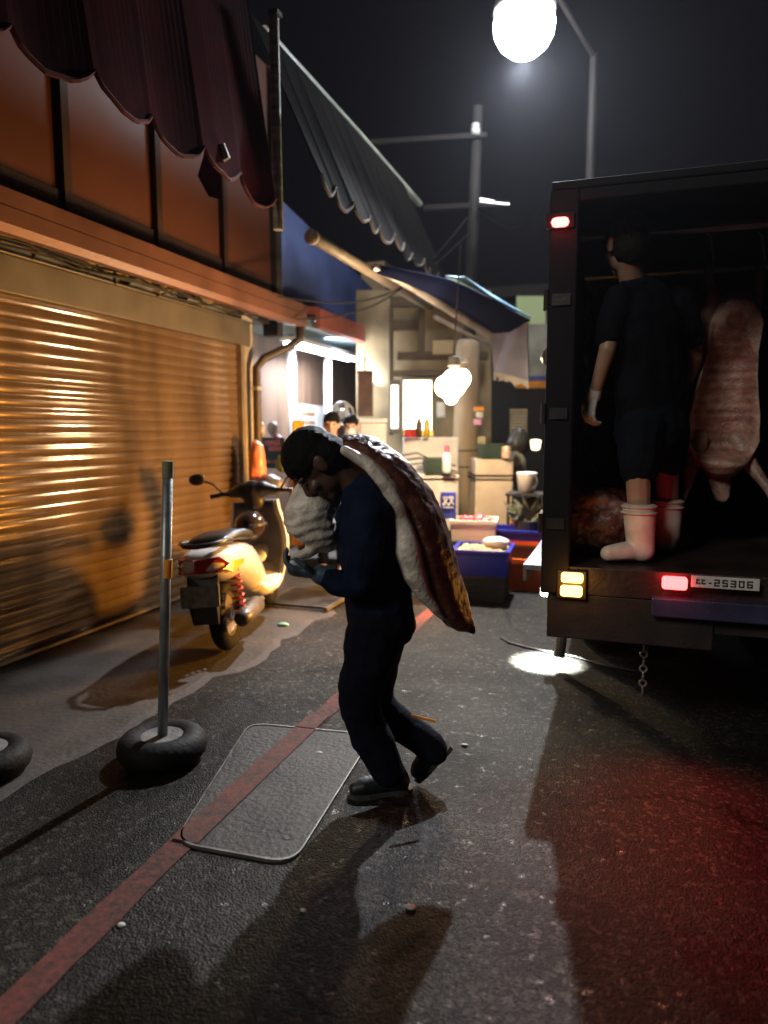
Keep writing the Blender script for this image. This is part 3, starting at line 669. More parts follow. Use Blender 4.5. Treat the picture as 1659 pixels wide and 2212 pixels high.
for k in range(4): box(bm, (XB+.0125, q0.y+.2+.05*(k % 2), q0.z-.16-.12*k), (XB+.015, q1.y-.35, q0.z-.10-.12*k))
obj('print', bm, pm('brown_ink', (.25, .13, .07), .7), pp)
fn_ = vp(740, 893, 8.4); fn = thing('fan', 'round grey wall fan behind the two bystanders', 'fan', fn_)
bm = B(); torus(bm, fn_, .13, .012, 'y', 30, 6)
for r in (.035, .065, .095): torus(bm, fn_+Vector((0, -.03, 0)), r, .004, 'y', 24, 5)
obj('cage', bm, pm('fan_grey', (.45, .45, .46), .4), fn)
bm = B()
for k in range(4):
    a = k*math.pi/2+.4; slab(bm, [fn_+Vector((math.cos(a)*.02, 0, math.sin(a)*.02)), fn_+Vector((math.cos(a+.35)*.12, .02, math.sin(a+.35)*.12)), fn_+Vector((math.cos(a+.9)*.12, -.01, math.sin(a+.9)*.12))], .004)
obj('blade', bm, pm('fan_blade', (.42, .43, .45), .4), fn)
bm = B(); ball(bm, fn_+Vector((0, .06, 0)), (.06, .09, .06)); tube(bm, [fn_+Vector((0, .08, 0)), fn_+Vector((0, .08, -.4))], .015, 8); obj('motor', bm, pm('fan_grey', (.45, .45, .46), .4), fn)
fbx = thing('foam_box', 'pale pink foam box standing beside the bystanders', 'box', vp(806, 960, 8.0))
block('body', 779, 915, 834, 975, 8.0, .3, pm('foam_pink', (.72, .60, .60), .6, var=.08), parent=fbx); block('lid', 776, 905, 837, 914, 7.97, .34, pm('foam_pink', (.72, .60, .60), .6), parent=fbx)
o = block('display_counter', 640, 978, 850, 1190, 7.9, .5, pm('counter', (.16, .11, .08), .6, var=.4), 'brown display counter below the pink foam box', 'counter')

# goods and clutter around the stall
def goods(name, kind, u, v, D, sz, col_, label, cat, seed=0):
    q = vp(u, v, D); m = pm('goods_'+kind+str(seed), col_, .45, var=.3, scale=14)
    if kind == 'bag': o = crumple(name, q+Vector((0, 0, sz)), (sz*.8, sz*.7, sz), m, seed, .25, sub=3)
    elif kind == 'bottle': bm = B(); lathe(bm, [(.03, 0), (.036, .01), (.036, .16), (.014, .21), (.014, .25), (.002, .25)], q, 12); o = obj(name, bm, m, smooth=True)
    else: bm = B(); bmesh.ops.create_cube(bm, size=1, matrix=Matrix.Translation(q+Vector((0, 0, sz*.5))) @ Matrix.Rotation(YAW+seed*.1, 4, 'Z') @ Matrix.Diagonal((sz*1.4, sz, sz, 1))); o = obj(name, bm, m, bevel=.008)
    return tag(o, label, cat)
goods('carton', 'box', 655, 978, 7.75, .12, (.34, .22, .12), 'small brown carton on the display counter left of the bystanders', 'carton', 1)
goods('carton', 'box', 684, 978, 7.75, .10, (.45, .40, .36), 'small pale carton on the display counter beside the brown carton', 'carton', 2)
goods('cabbage_bag', 'bag', 612, 1020, 7.5, .10, (.16, .22, .05), 'green vegetable bag below the teal poster', 'bag', 3)
goods('pink_bag', 'bag', 600, 975, 7.95, .09, (.45, .12, .16), 'dim pink bag beside the teal poster', 'bag', 4)
goods('white_bundle', 'bag', 590, 942, 8.0, .08, (.50, .48, .50), 'white bundle lying above the teal poster', 'bundle', 5)
goods('white_bundle', 'bag', 560, 948, 7.6, .09, (.46, .42, .46), 'white bundle against the brown downpipe', 'bundle', 6)
goods('soy_bottle', 'bottle', 905, 945, 8.2, .1, (.05, .02, .01), 'dark sauce bottle on the white cabinet under the light box', 'bottle', 7)
goods('oil_bottle', 'bottle', 922, 945, 8.2, .1, (.55, .33, .03), 'amber oil bottle on the white cabinet under the light box', 'bottle', 8)
goods('red_tin', 'box', 888, 945, 8.2, .10, (.50, .04, .03), 'red tin box at the left end of the white cabinet', 'tin', 9)
goods('paper_pack', 'box', 1045, 962, 8.1, .10, (.30, .26, .16), 'yellowish paper pack heaped on the green crate', 'packet', 10)
goods('dark_bundle', 'bag', 1120, 985, 8.6, .16, (.03, .026, .022), 'dark bundle right of the tall white cabinet', 'bundle', 11)
goods('tan_sack', 'bag', 1112, 1040, 8.4, .17, (.20, .15, .08), 'tan sack standing behind the white bucket', 'sack', 12)
goods('dark_sack', 'bag', 1150, 1130, 7.7, .14, (.05, .045, .03), 'dark sack beside the plant pot near the truck', 'sack', 13)
bm = B()
for k in range(3): tube(bm, [vp(860+12*k, 985+9*k, 8.1), vp(900+8*k, 978+11*k, 7.9), vp(950, 1002+10*k, 7.75), vp(985, 1006+12*k, 7.7)], .010, 6)
tag(obj('hose', bm, pm('black_rubber', (.018, .017, .017), .55)), 'bundle of black hoses looping across the white cabinet', 'hose')
bm = B()
for (a, b) in (((640, 690, 7.3), (1010, 470, 8.9)), ((600, 640, 6.9), (1012, 505, 8.9)), ((1030, 450, 8.8), (1190, 420, 12))):
    pa, pb = vp(*a), vp(*b); tube(bm, [pa.lerp(pb, i/12)-Vector((0, 0, .35*math.sin(math.pi*i/12))) for i in range(13)], .008, 5)
tag(obj('overhead_wire', bm, pm('black_rubber', (.018, .017, .017), .55)), 'thin black overhead wires strung from shops to the pole', 'wires')
hs = thing('hanging_sign', 'dim brown hanging board between the red eave and light box', 'sign', vp(790, 830, 8.6))
block('board', 772, 800, 806, 900, 8.6, .04, pm('dim_board', (.10, .05, .035), .6, var=.5), parent=hs)
block('rod', 786, 770, 790, 800, 8.6, .03, DARK, parent=hs, bevel=0)

# ================================================================== CRATES ON THE ROAD
ORANGE = pm('orange_plastic', (.80, .145, .015), .38, var=.12)
BLUE = pm('blue_plastic', (.010, .018, .30), .38, var=.15)
BLACK = pm('black_plastic', (.022, .018, .015), .45, var=.3)
cz = gnd(1035, 1300)+Vector((0, .22, 0))
open_crate('black_crate', 'black slatted crate on the road under the front blue crate', 'crate', (cz.x, cz.y, 0), .42, .46, .225, BLACK, .05, slots=3)
bc = open_crate('blue_crate', 'blue crate of pale grain stacked on the black crate', 'crate', (cz.x-.01, cz.y, .231), .50, .50, .225, BLUE, .05, 'blue plastic crates')
bm = B(); rr = random.Random(4)
for k in range(420):
    x, y = rr.uniform(-.21, .21), rr.uniform(-.21, .21); ball(bm, (x, y, .19+.02*rr.random()+.02*math.cos(x*6)*math.cos(y*6)), (.014, .009, .008), sub=1)
box(bm, (-.225, -.225, .10), (.225, .225, .185))
gr = obj('grain', bm, pm('grain', (.62, .48, .25), .6, var=.4, scale=40)); gr.location = (cz.x-.01, cz.y, .231); gr.rotation_euler = (0, 0, .05); tag(gr, 'pale grain filling the front blue crate', 'grain', kind='stuff')
q = Vector((cz.x+.10, cz.y+.02, .50)); o = crumple('meat_tray', q, (.12, .10, .05), pm('pale_foam', (.70, .55, .45), .6), 9, .08); tag(o, 'crumpled pale white packet lying on the grain', 'packet')
oc = open_crate('orange_crate', 'long orange crate on the road nearest the truck', 'crate', (cz.x+.34, cz.y+.72, 0), .50, .80, .30, ORANGE, .0, 'orange plastic crates', rim=.04)
o2 = dup(oc, (cz.x+.30, cz.y+1.05, .17), None, 'second orange crate tipped higher behind the first one', 'orange plastic crates'); o2.rotation_euler = (R_(6), 0, .03)
bt_ = vp(1116, 1172, 7.1)
b2 = open_crate('blue_crate', 'wide blue tray crate standing behind the orange crates', 'crate', bt_, .54, .42, .145, BLUE, .04, 'blue plastic crates')
open_crate('grey_crate', 'dark grey crate under the wide blue tray', 'crate', (bt_.x, bt_.y, 0), .50, .40, bt_.z-.006, BLACK, .04, slots=4)
fo = vp(1018, 1170, 6.9)
open_crate('green_crate', 'dark green crate standing under the white styrofoam box', 'crate', (fo.x, fo.y+.15, 0), .46, .42, fo.z-.002, GREEN, .12, 'green market crates', slots=4)
fx = open_crate('styrofoam_box', 'white styrofoam box of red packets behind the grain', 'box', (fo.x, fo.y+.15, fo.z+.006), .43, .36, .20, pm('styrofoam', (.80, .70, .56), .6, var=.06), .12, rim=.03, taper=.96)
for k, (dx, dy, r) in enumerate(((-.10, .0, .07), (.03, .06, .08), (.12, -.04, .06))):
    o = crumple('red_packet', (fo.x+dx, fo.y+.15+dy, fo.z+.19), (r, r*.9, r*.7), pm('red_plastic', (.65, .06, .07), .35, var=.3), 20+k, .25)
    tag(o, 'crumpled red plastic packet inside the styrofoam box', 'packet', 'red packets in the styrofoam box')
o = crumple('red_bag', (fo.x+.06, fo.y-.16, fo.z-.06), (.11, .07, .07), pm('red_plastic', (.65, .06, .07), .35), 31, .2); tag(o, 'red plastic bag lying between styrofoam box and blue crate', 'bag')

# ================================================================== TRUCK (rear open, backed towards the camera)
YR, XL, XR, ZB, ZT = 3.35, -.335, 1.68, .875, 2.545
tk = thing('delivery_truck', 'open backed box truck with lit tail lamps and bloody load bed', 'truck', (.65, 5.5, 0))
TBODY = pm('truck_paint', (.006, .005, .007), .6, spec=.15, var=.25, scale=2)
TIN = pm('truck_lining', (.022, .013, .012), .6, spec=.12, var=.5, scale=3)
bm = B(); box(bm, (XL, YR+.02, ZB-.13), (XR, 7.3, ZB)); obj('load_bed', bm, pm('bed_plate', (.035, .024, .021), .45, metal=.4, var=.5, scale=4, bump=.4, bscale=30), tk, bevel=.004)
bm = B(); box(bm, (XL, YR+.12, ZB), (XL+.05, 7.3, ZT)); obj('side_wall', bm, TIN, tk)
bm = B(); box(bm, (XR-.05, YR+.12, ZB), (XR, 7.3, ZT)); obj('side_wall', bm, TIN, tk)
bm = B(); box(bm, (XL, 7.25, ZB), (XR, 7.32, ZT)); obj('front_wall', bm, TIN, tk)
bm = B(); box(bm, (XL-.005, YR, ZT), (XR+.005, 7.33, ZT+.035)); obj('roof', bm, TBODY, tk, bevel=.006)
bm = B()
box(bm, (XL-.01, YR, ZB-.13), (XL+.115, YR+.13, ZT-.0)); box(bm, (XR-.115, YR, ZB-.13), (XR+.01, YR+.13, ZT)); box(bm, (XL+.116, YR+.002, ZT-.055), (XR-.116, YR+.12, ZT-.002))
obj('rear_frame', bm, TBODY, tk, bevel=.008)
for z in (1.05, 1.55, 2.05):
    bm = B(); box(bm, (XL+.01, YR-.012, z), (XL+.09, YR-.001, z+.05)); tube(bm, [(XL-.016, YR-.004, z-.02), (XL-.016, YR-.004, z+.07)], .012, 10); obj('hinge', bm, pm('hinge_steel', (.05, .045, .045), .4, metal=.6), tk)
bm = B(); box(bm, (XL-.10, YR+.06, ZB-.035), (XL-.012, 7.2, ZB-.012)); box(bm, (XL-.10, YR+.06, ZB-.09), (XL-.085, 7.2, ZB-.036))
obj('side_ledge', bm, pm('ledge_steel', (.34, .35, .40), .35, metal=.5, var=.25), tk)
bm = B(); box(bm, (XL+.02, YR+.03, .53), (XL+.74, YR+.09, ZB-.132)); box(bm, (XL+.74, YR+.05, .60), (XR-.02, YR+.09, ZB-.132)); obj('rear_panel', bm, pm('rear_panel_paint', (.016, .009, .009), .6, var=.4), tk, bevel=.006)
bm = B(); a = ony(1408, 1290, YR-.02); box(bm, (a.x, YR-.03, a.z-.085), (XR-.1, YR+.04, a.z)); obj('bumper', bm, pm('bumper_blue', (.05, .05, .11), .35, metal=.3), tk, bevel=.006)
bm = B(); box(bm, (XL+.25, YR+.3, .50), (XL+.35, 8.9, .74)); box(bm, (XR-.35, YR+.3, .50), (XR-.25, 8.9, .74)); obj('chassis_rail', bm, pm('chassis', (.025, .022, .02), .6), tk)
for z0, z1, y0 in ((2.62, 2.66, 3.9), (2.62, 2.66, 4.9)):
    bm = B(); tube(bm, [(XL+.06, y0, 2.47), (XR-.06, y0, 2.47)], .022, 10); obj('hanging_rail', bm, pm('rail_steel', (.4, .38, .36), .35, metal=.8), tk)
# lamps
AMB = em('amber_light', (1.0, .43, .09), 8); REDL = em('red_light', (1.0, .035, .035), 16); DRED = em('red_marker_light', (1.0, .06, .05), 18)
def lens_box(name, u0, v0, u1, v1, y, m, th=.035, bev=.012):
    a, b = ony(u0, v0, y), ony(u1, v1, y)
    bm = B(); box(bm, (a.x, y, b.z), (b.x, y+th, a.z)); return obj(name, bm, m, tk, bevel=bev)
lens_box('lamp_housing', 1203, 1231, 1266, 1297, YR-.005, pm('lamp_black', (.02, .015, .012), .4), .03, .006)
lens_box('turn_signal', 1212, 1237, 1259, 1262, YR-.03, AMB, .03); lens_box('turn_signal', 1210, 1265, 1257, 1292, YR-.03, AMB, .03)
a = ony(1234, 1265, YR-.10); light('POINT', 'turn_signal_glow', a, 1.3, (1, .45, .06), tk, .05)
lens_box('tail_lamp', 1431, 1246, 1485, 1277, YR-.07, REDL, .04)
a = ony(1458, 1265, YR-.15); light('SPOT', 'tail_lamp_glow', a+Vector((0, .05, 0)), P_RED*2.2, (1, .03, .03), tk, .04, a+Vector((.0, -1, -1.7)), R_(104), .9)
lens_box('marker_lamp', 1190, 468, 1228, 485, YR-.05, DRED, .05, .018)
a = ony(1209, 477, YR-.12); light('POINT', 'marker_glow', a, P_RED*.012, (1, .04, .05), tk, .03)
bm = B(); a, b = ony(1180, 462, YR-.01), ony(1240, 490, YR-.01); box(bm, (a.x, YR-.012, b.z), (b.x, YR-.002, a.z)); obj('marker_bracket', bm, TBODY, tk)
# side repeaters further forward on the kerb side
for y, pw in ((5.9, 1.0),):
    bm = B(); box(bm, (XL-.125, y-.06, .765), (XL-.101, y+.06, .825)); obj('side_repeater', bm, AMB, tk, bevel=.008)
    light('SPOT', 'repeater_glow', (XL-.15, y, .795), P_AMBER*pw, (1, .42, .05), tk, .17, (XL-2, y-.62, .84), R_(100), .8)
# work lamp under the ledge that throws a white pool on the road
wl = Vector((XL-.085, 4.62, .455))
bm = B(); box(bm, wl+Vector((-.05, -.045, 0)), wl+Vector((.05, .045, .05))); box(bm, wl+Vector((-.012, -.02, .05)), wl+Vector((.012, .02, .36))); obj('work_lamp', bm, pm('lamp_black', (.02, .015, .012), .4), tk)
bm = B(); box(bm, wl+Vector((-.048, -.055, .002)), wl+Vector((.048, -.046, .049))); box(bm, wl+Vector((-.04, -.035, -.008)), wl+Vector((.04, .035, -.001))); obj('work_lamp_lens', bm, em('work_light', (.92, 1.0, .97), 24), tk)
light('SPOT', 'work_lamp_glow', wl+Vector((0, 0, -.03)), P_SPOT, (.90, 1.0, .96), tk, .02, wl+Vector((.0, .02, -1)), R_(64), .8)
# number plate, data sign
PLT = pm('plate_white', (.62, .60, .56), .45, var=.1)
lens_box('number_plate', 1494, 1243, 1640, 1277, YR-.045, PLT, .01, 0)
a, b = ony(1494, 1243, YR-.047), ony(1640, 1277, YR-.047); w, h = b.x-a.x, a.z-b.z
bm = B(); rr = random.Random(9)
def stroke(fx0, fz0, fx1, fz1): box(bm, (a.x+w*fx0, YR-.050, a.z-h*fz1), (a.x+w*fx1, YR-.046, a.z-h*fz0))
for fx in (.07, .15):
    stroke(fx, .28, fx+.05, .38); stroke(fx, .58, fx+.06, .68); stroke(fx, .28, fx+.016, .68)
stroke(.26, .52, .30, .60)
for fx, segs in ((.34, 'abged'), (.46, 'afgcd'), (.58, 'abgcd'), (.70, 'abcdef'), (.82, 'afgcde')):
    for g_ in segs:
        x0, z0, x1, z1 = {'a': (0, .22, .08, .31), 'b': (.062, .24, .08, .50), 'c': (.062, .5, .08, .77), 'd': (0, .70, .08, .79), 'e': (0, .5, .018, .77), 'f': (0, .24, .018, .5), 'g': (0, .46, .08, .55)}[g_]
        stroke(fx+x0, z0, fx+x1, z1)
obj('plate_lettering', bm, pm('plate_ink', (.06, .05, .05), .6), tk)
bm = B()
for row, (v0, v1) in enumerate(((1262, 1273), (1279, 1291))):
    for k in range(3 if row == 0 else 4):
        u = 1366+k*(13 if row == 0 else 11.5); p0, p1 = ony(u, v0, YR+.028), ony(u+9, v1, YR+.028)
        hh = p0.z-p1.z
        box(bm, (p0.x, YR+.022, p0.z-hh*.25), (p1.x, YR+.029, p0.z)); box(bm, (p0.x, YR+.022, p1.z), (p1.x, YR+.029, p1.z+hh*.22))
        m_ = (p0.x+p1.x)/2; box(bm, (m_-.003, YR+.022, p1.z+hh*.22), (m_+.003, YR+.029, p0.z-hh*.25))
        if k % 2: box(bm, (p0.x, YR+.022, p1.z+hh*.22), (p0.x+.005, YR+.029, p0.z-hh*.25))
obj('stencilled_lettering', bm, pm('stencil_white', (.55, .50, .46), .6), tk)
# wheels, flaps, chain, cab
TYRE = pm('tyre_rubber', (.010, .0095, .009), .7, spec=.2, var=.3, bump=.4, bscale=40)
for x0 in (XL+.18, XR-.20):
    for yy in (5.35, 8.3):
        bm = B(); lathe(bm, [(.16, -.10), (.27, -.115), (.35, -.10), (.365, -.06), (.365, .06), (.35, .10), (.27, .115), (.16, .10)], (x0, yy, .366), 36, 'x')
        wh = obj('wheel', bm, TYRE, tk, smooth=True)
        bm = B(); lathe(bm, [(.01, -.08), (.06, -.09), (.08, -.05), (.155, -.06), (.165, -.10), (.17, .10), (.155, .06), (.01, .05)], (x0, yy, .366), 24, 'x'); obj('rim', bm, pm('wheel_rim', (.3, .28, .27), .45, metal=.5), wh)
bm = B(); slab(bm, [(XL+.06, 4.78, .74), (XL+.38, 4.78, .74), (XL+.38, 4.82, .16), (XL+.06, 4.82, .16)], .012); obj('mud_flap', bm, pm('flap_rubber', (.09, .08, .075), .6), tk)
bm = B(); tube(bm, [(XL+.03, 4.50, .74), (XL+.02, 4.48, .32), (XL+.0, 4.46, .10)], .035, 10); obj('support_leg', bm, pm('leg_steel', (.25, .23, .21), .5, metal=.4), tk)
p = ony(1390, 1440, 3.6); bm = B()
for k in range(9): torus(bm, (p.x, p.y, .53-.036*k), .016, .005, 'y' if k % 2 else 'x', 12, 6)
obj('chain', bm, pm('chain_steel', (.5, .47, .42), .35, metal=.8), tk)
bm = B(); loft(bm, [[Vector(p) for p in ((XL+.05, 7.45, .5), (XR-.05, 7.45, .5), (XR-.05, 7.45, 2.15), (XL+.05, 7.45, 2.15))], [Vector(p) for p in ((XL+.05, 8.9, .5), (XR-.05, 8.9, .5), (XR-.1, 8.6, 2.15), (XL+.1, 8.6, 2.15))], [Vector(p) for p in ((XL+.05, 9.1, .5), (XR-.05, 9.1, .5), (XR-.06, 9.1, 1.2), (XL+.06, 9.1, 1.2))]]); obj('cab', bm, TBODY, tk, bevel=.03)
# cable from the truck along the road
bm = B(); pts = [gnd(u, v, .008) for u, v in ((1083, 1378), (1100, 1388), (1135, 1398), (1185, 1408), (1240, 1418), (1300, 1436), (1375, 1452))]
pts += [Vector((pts[-1].x+.06, pts[-1].y+.1, .05)), Vector((pts[-1].x+.12, pts[-1].y+.3, .55))]
tube(bm, pts, .008, 8); tag(obj('power_cable', bm, pm('black_rubber', (.018, .017, .017), .55), smooth=True), 'thin black cable trailing over the road under the truck', 'cable')

# ================================================================== POLE IN A TYRE BASE
tb_ = gnd(352, 1640); bx, by = tb_.x, tb_.y
ts = thing('marker_post', 'thin metal post standing in a tyre filled with concrete', 'post', (bx, by, 0))
bm = B(); torus(bm, (bx, by, .068), .135, .066, 'z', 40, 14, f=1.0); obj('tyre', bm, TYRE, ts, smooth=True)
bm = B(); lathe(bm, [(.001, .112), (.09, .118), (.135, .122), (.142, .10), (.13, .03), (.001, .03)], (bx, by, 0), 32); obj('concrete_fill', bm, pm('base_concrete', (.12, .115, .105), .8, var=.4, scale=14, bump=.5), ts, smooth=True)
pt = vp(363, 998, (Vector((bx, by, 0))).dot(HF))
bm = B(); tube(bm, [(bx, by, .08), pt], .023, 14); ps_ = obj('post', bm, pm('post_zinc', (.26, .29, .30), .38, metal=.5, var=.35, scale=9), ts, smooth=True)
a = Vector((bx, by, .08)).lerp(pt, .945); bm = B(); tube(bm, [a, pt+Vector((0, 0, .004))], .0255, 14); obj('tape_cap', bm, pm('olive_tape', (.22, .22, .13), .6), ps_)
a, b = Vector((bx, by, .08)).lerp(pt, .60), Vector((bx, by, .08)).lerp(pt, .665); bm = B(); tube(bm, [a+Vector((.012, -.004, 0)), b+Vector((.012, -.004, 0))], .021, 14); obj('reflector_band', bm, pm('reflector_orange', (.85, .33, .05), .3), ps_)
# second tyre lying at the left edge
q = gnd(-38, 1672); bm = B(); torus(bm, (q.x, q.y, .065), .14, .064, 'z', 36, 12)
t2 = tag(obj('old_tyre', bm, TYRE, smooth=True), 'old dark tyre lying at the edge of the pavement', 'tyre')
bm = B(); lathe(bm, [(.001, .11), (.12, .12), (.14, .10), (.13, .03), (.001, .03)], (q.x, q.y, 0), 28); obj('concrete_fill', bm, pm('base_concrete', (.12, .115, .105), .8), t2, smooth=True)

# ================================================================== SCOOTER
sc_ = thing('motor_scooter', 'white and dark motor scooter parked facing away at the shutter', 'scooter', (0, 0, 0))
SW = pm('scooter_white', (.72, .68, .62), .22, var=.08, scale=3, bump=.03, coat=.5)
SK = pm('scooter_black', (.02, .018, .016), .35, var=.3)
SD = pm('scooter_grey', (.09, .075, .06), .4, var=.3)
def sec(x, zc, hh, hw, n=16, e=.7, tilt=0):
    out = []
    for k in range(n):
        a = 2*math.pi*k/n; cy, cz = math.cos(a), math.sin(a)
        out.append(Vector((x+tilt*math.copysign(abs(cz)**e, cz)*hh, math.copysign(abs(cy)**e, cy)*hw, zc+math.copysign(abs(cz)**e, cz)*hh)))
    return out
bm = B(); loft(bm, [sec(*q) for q in ((-.44, .665, .02, .03), (-.42, .66, .06, .09), (-.36, .645, .095, .135), (-.25, .63, .115, .165), (-.05, .60, .13, .185), (.15, .56, .155, .19), (.35, .50, .18, .18), (.50, .43, .17, .165), (.62, .34, .11, .16))]); obj('body_cowl', bm, SW, sc_, smooth=True)
bm = B(); loft(bm, [sec(*q) for q in ((.40, .33, .07, .17), (.55, .28, .055, .20), (.80, .25, .04, .205), (1.0, .27, .05, .20), (1.08, .34, .06, .17))]); obj('footboard', bm, SW, sc_, smooth=True)
# leg shield: curved sheet, white edge, grey inside
def shield_pts(off, wscale):
    rows = []
    for i in range(9):
        t = i/8; x = 1.0+.10*t+.05*math.sin(t*math.pi)+off; z = .28+.62*t; w = (.19+.05*math.sin(math.pi*min(1, t*1.1)))*wscale
        rows.append([Vector((x+.07*(1-abs(s)**2)*1.0, s*w, z)) for s in [j/6-1 for j in range(13)]])
    return rows
def grid(bm, rows):
    vs = [[bm.verts.new(p) for p in r] for r in rows]
    for a, b in zip(vs, vs[1:]):
        for k in range(len(a)-1): bm.faces.new((a[k], a[k+1], b[k+1], b[k]))
    return vs
bm = B(); f, bk2 = grid(bm, shield_pts(0, 1)), grid(bm, shield_pts(.045, 1.03))
for i in range(8):
    for c in (0, 12): bm.faces.new((f[i][c], f[i+1][c], bk2[i+1][c], bk2[i][c]))
for r in (0, 8):
    for k in range(12): bm.faces.new((f[r][k], f[r][k+1], bk2[r][k+1], bk2[r][k]))
ls = obj('leg_shield', bm, SW, sc_, smooth=False)
bm = B(); grid(bm, shield_pts(-.006, .86)); o = obj('inner_panel', bm, SD, ls, smooth=True); o.modifiers.new('t', 'SOLIDIFY').thickness = .004
bm = B(); chain(bm, [((1.10, -.19, .98), .035), ((1.08, -.08, 1.0), .065), ((1.07, .08, 1.0), .065), ((1.10, .19, .98), .035)]); chain(bm, [((1.12, 0, .90), .09), ((1.08, 0, 1.0), .08)]); hbz = fuse('handlebar_cover', bm, SK, sc_, .012, 3)
for s in (-1, 1):
    bm = B(); tube(bm, [(1.10, s*.17, .985), (1.04, s*.34, .97)], .018, 10); obj('grip', bm, SK, sc_, smooth=True)
    bm = B(); tube(bm, [(1.06, s*.27, .985), (1.12, s*.36, .955)], .007, 8); obj('brake_lever', bm, pm('bright_zinc', (.65, .62, .58), .3), sc_)
    bm = B(); tube(bm, [(1.06, s*.24, .99), (1.03, s*.30, 1.07), (1.01, s*.36, 1.10)], .008, 8); ball(bm, (1.0, s*.42, 1.12), (.022, .07, .048)); obj('mirror', bm, SK, sc_, smooth=True)
bm = B(); loft(bm, [sec(*q) for q in ((-.24, .765, .015, .09), (-.15, .775, .03, .13), (.1, .765, .04, .145), (.35, .735, .045, .135), (.58, .70, .04, .10), (.64, .68, .02, .06))]); obj('seat', bm, SK, sc_, smooth=True)
bm = B(); tube(bm, [(-.12, .13, .76), (-.30, .14, .78), (-.40, .08, .775), (-.42, 0, .77), (-.40, -.08, .775), (-.30, -.14, .78), (-.12, -.13, .76)], .016, 10); obj('grab_rail', bm, SK, sc_, smooth=True)
# tail lamp wrapping both corners, with clear wedge signals
bm = B()
for s in (-1, 1):
    slab(bm, [(-.447, 0, .69), (-.447, 0, .61), (-.40, s*.125, .60), (-.30, s*.163, .635), (-.40, s*.125, .70)], .02)
obj('tail_light', bm, pm('red_lens', (.42, .012, .012), .15), sc_)
for s in (-1, 1):
    bm = B(); slab(bm, [(-.395, s*.134, .615), (-.30, s*.170, .585), (-.12, s*.193, .60), (-.10, s*.195, .63), (-.29, s*.171, .645)], .014); obj('turn_signal', bm, pm('amber_lens', (.85, .45, .03), .15), sc_)
bm = B(); slab(bm, [(-.45, -.12, .535), (-.45, .12, .535), (-.475, .12, .405), (-.475, -.12, .405)], .012); obj('number_plate', bm, pm('dusty_plate', (.17, .15, .12), .5, var=.5, scale=30), sc_)
bm = B(); slab(bm, [(-.36, -.1, .60), (-.36, .1, .60), (-.43, .09, .42), (-.40, .08, .28), (-.40, -.08, .28), (-.43, -.09, .42)], .02); obj('mudguard', bm, SK, sc_)
for x0 in (0, 1.25):
    bm = B(); torus(bm, (x0, 0, .245), .19, .056, 'y', 40, 12); wh = obj('wheel', bm, TYRE, sc_, smooth=True)
    bm = B(); lathe(bm, [(.01, -.05), (.05, -.05), (.06, -.015), (.13, -.02), (.15, -.04), (.155, .04), (.13, .02), (.01, .03)], (x0, 0, .245), 24, 'y'); obj('rim', bm, pm('scooter_rim', (.25, .22, .2), .4, metal=.6), wh)
bm = B(); loft(bm, [sec(*q) for q in ((1.02, .44, .03, .06), (1.15, .50, .045, .075), (1.28, .515, .03, .075), (1.42, .46, .03, .06))]); obj('front_fender', bm, SW, sc_, smooth=True)
bm = B(); tube(bm, [(1.25, .075, .245), (1.15, .07, .75)], .018, 8); tube(bm, [(1.25, -.075, .245), (1.15, -.07, .75)], .018, 8); obj('front_fork', bm, SD, sc_)
bm = B(); pts = [(-.10+.035*math.cos(k*.7)-.04*k/60, -.135+.035*math.sin(k*.7), .27+.30*k/60) for k in range(61)]; tube(bm, pts, .008, 6); obj('shock_absorber', bm, pm('red_spring', (.55, .07, .03), .35), sc_)
bm = B(); chain(bm, [((-.05, .11, .27), .07), ((.25, .12, .28), .085), ((.42, .06, .30), .09)]); chain(bm, [((.0, 0, .245), .06), ((.1, .1, .26), .07)]); fuse('engine', bm, pm('engine_alloy', (.12, .105, .09), .45, metal=.5), sc_, .014)
bm = B(); lathe(bm, [(.02, -.30), (.05, -.28), (.06, -.2), (.06, .12), (.03, .2), (.02, .3)], (.08, -.165, .25), 18, 'x'); obj('muffler', bm, SD, sc_, smooth=True)
bm = B(); tube(bm, [(.42, .10, .22), (.40, .24, .02)], .012, 8); obj('kick_stand', bm, SD, sc_)
sx0, sy0 = -2.49, 4.16
sc_.location = (sx0, sy0, .025); sc_.rotation_euler = (R_(-5), 0, R_(105))
M_ = Matrix.Translation(sc_.location) @ sc_.rotation_euler.to_matrix().to_4x4()
h0 = M_ @ Vector((.82, -.02, .74)); hm = thing('helmet', 'dark round glossy helmet hanging before the scooter seat', 'helmet', h0)
bm = B(); ball(bm, h0, (.115, .135, .115), sub=4); obj('shell', bm, pm('helmet_shell', (.03, .02, .015), .12, var=.2, coat=.6), hm, smooth=True)
bm = B()
for k in range(9):
    a = R_(-60+15*k)
    tube(bm, [h0+Vector((.118*math.cos(a), .138*math.sin(a), .01)), h0+Vector((.118*math.cos(a+R_(15)), .138*math.sin(a+R_(15)), .01))], .012, 6)
obj('visor_trim', bm, SK, hm)

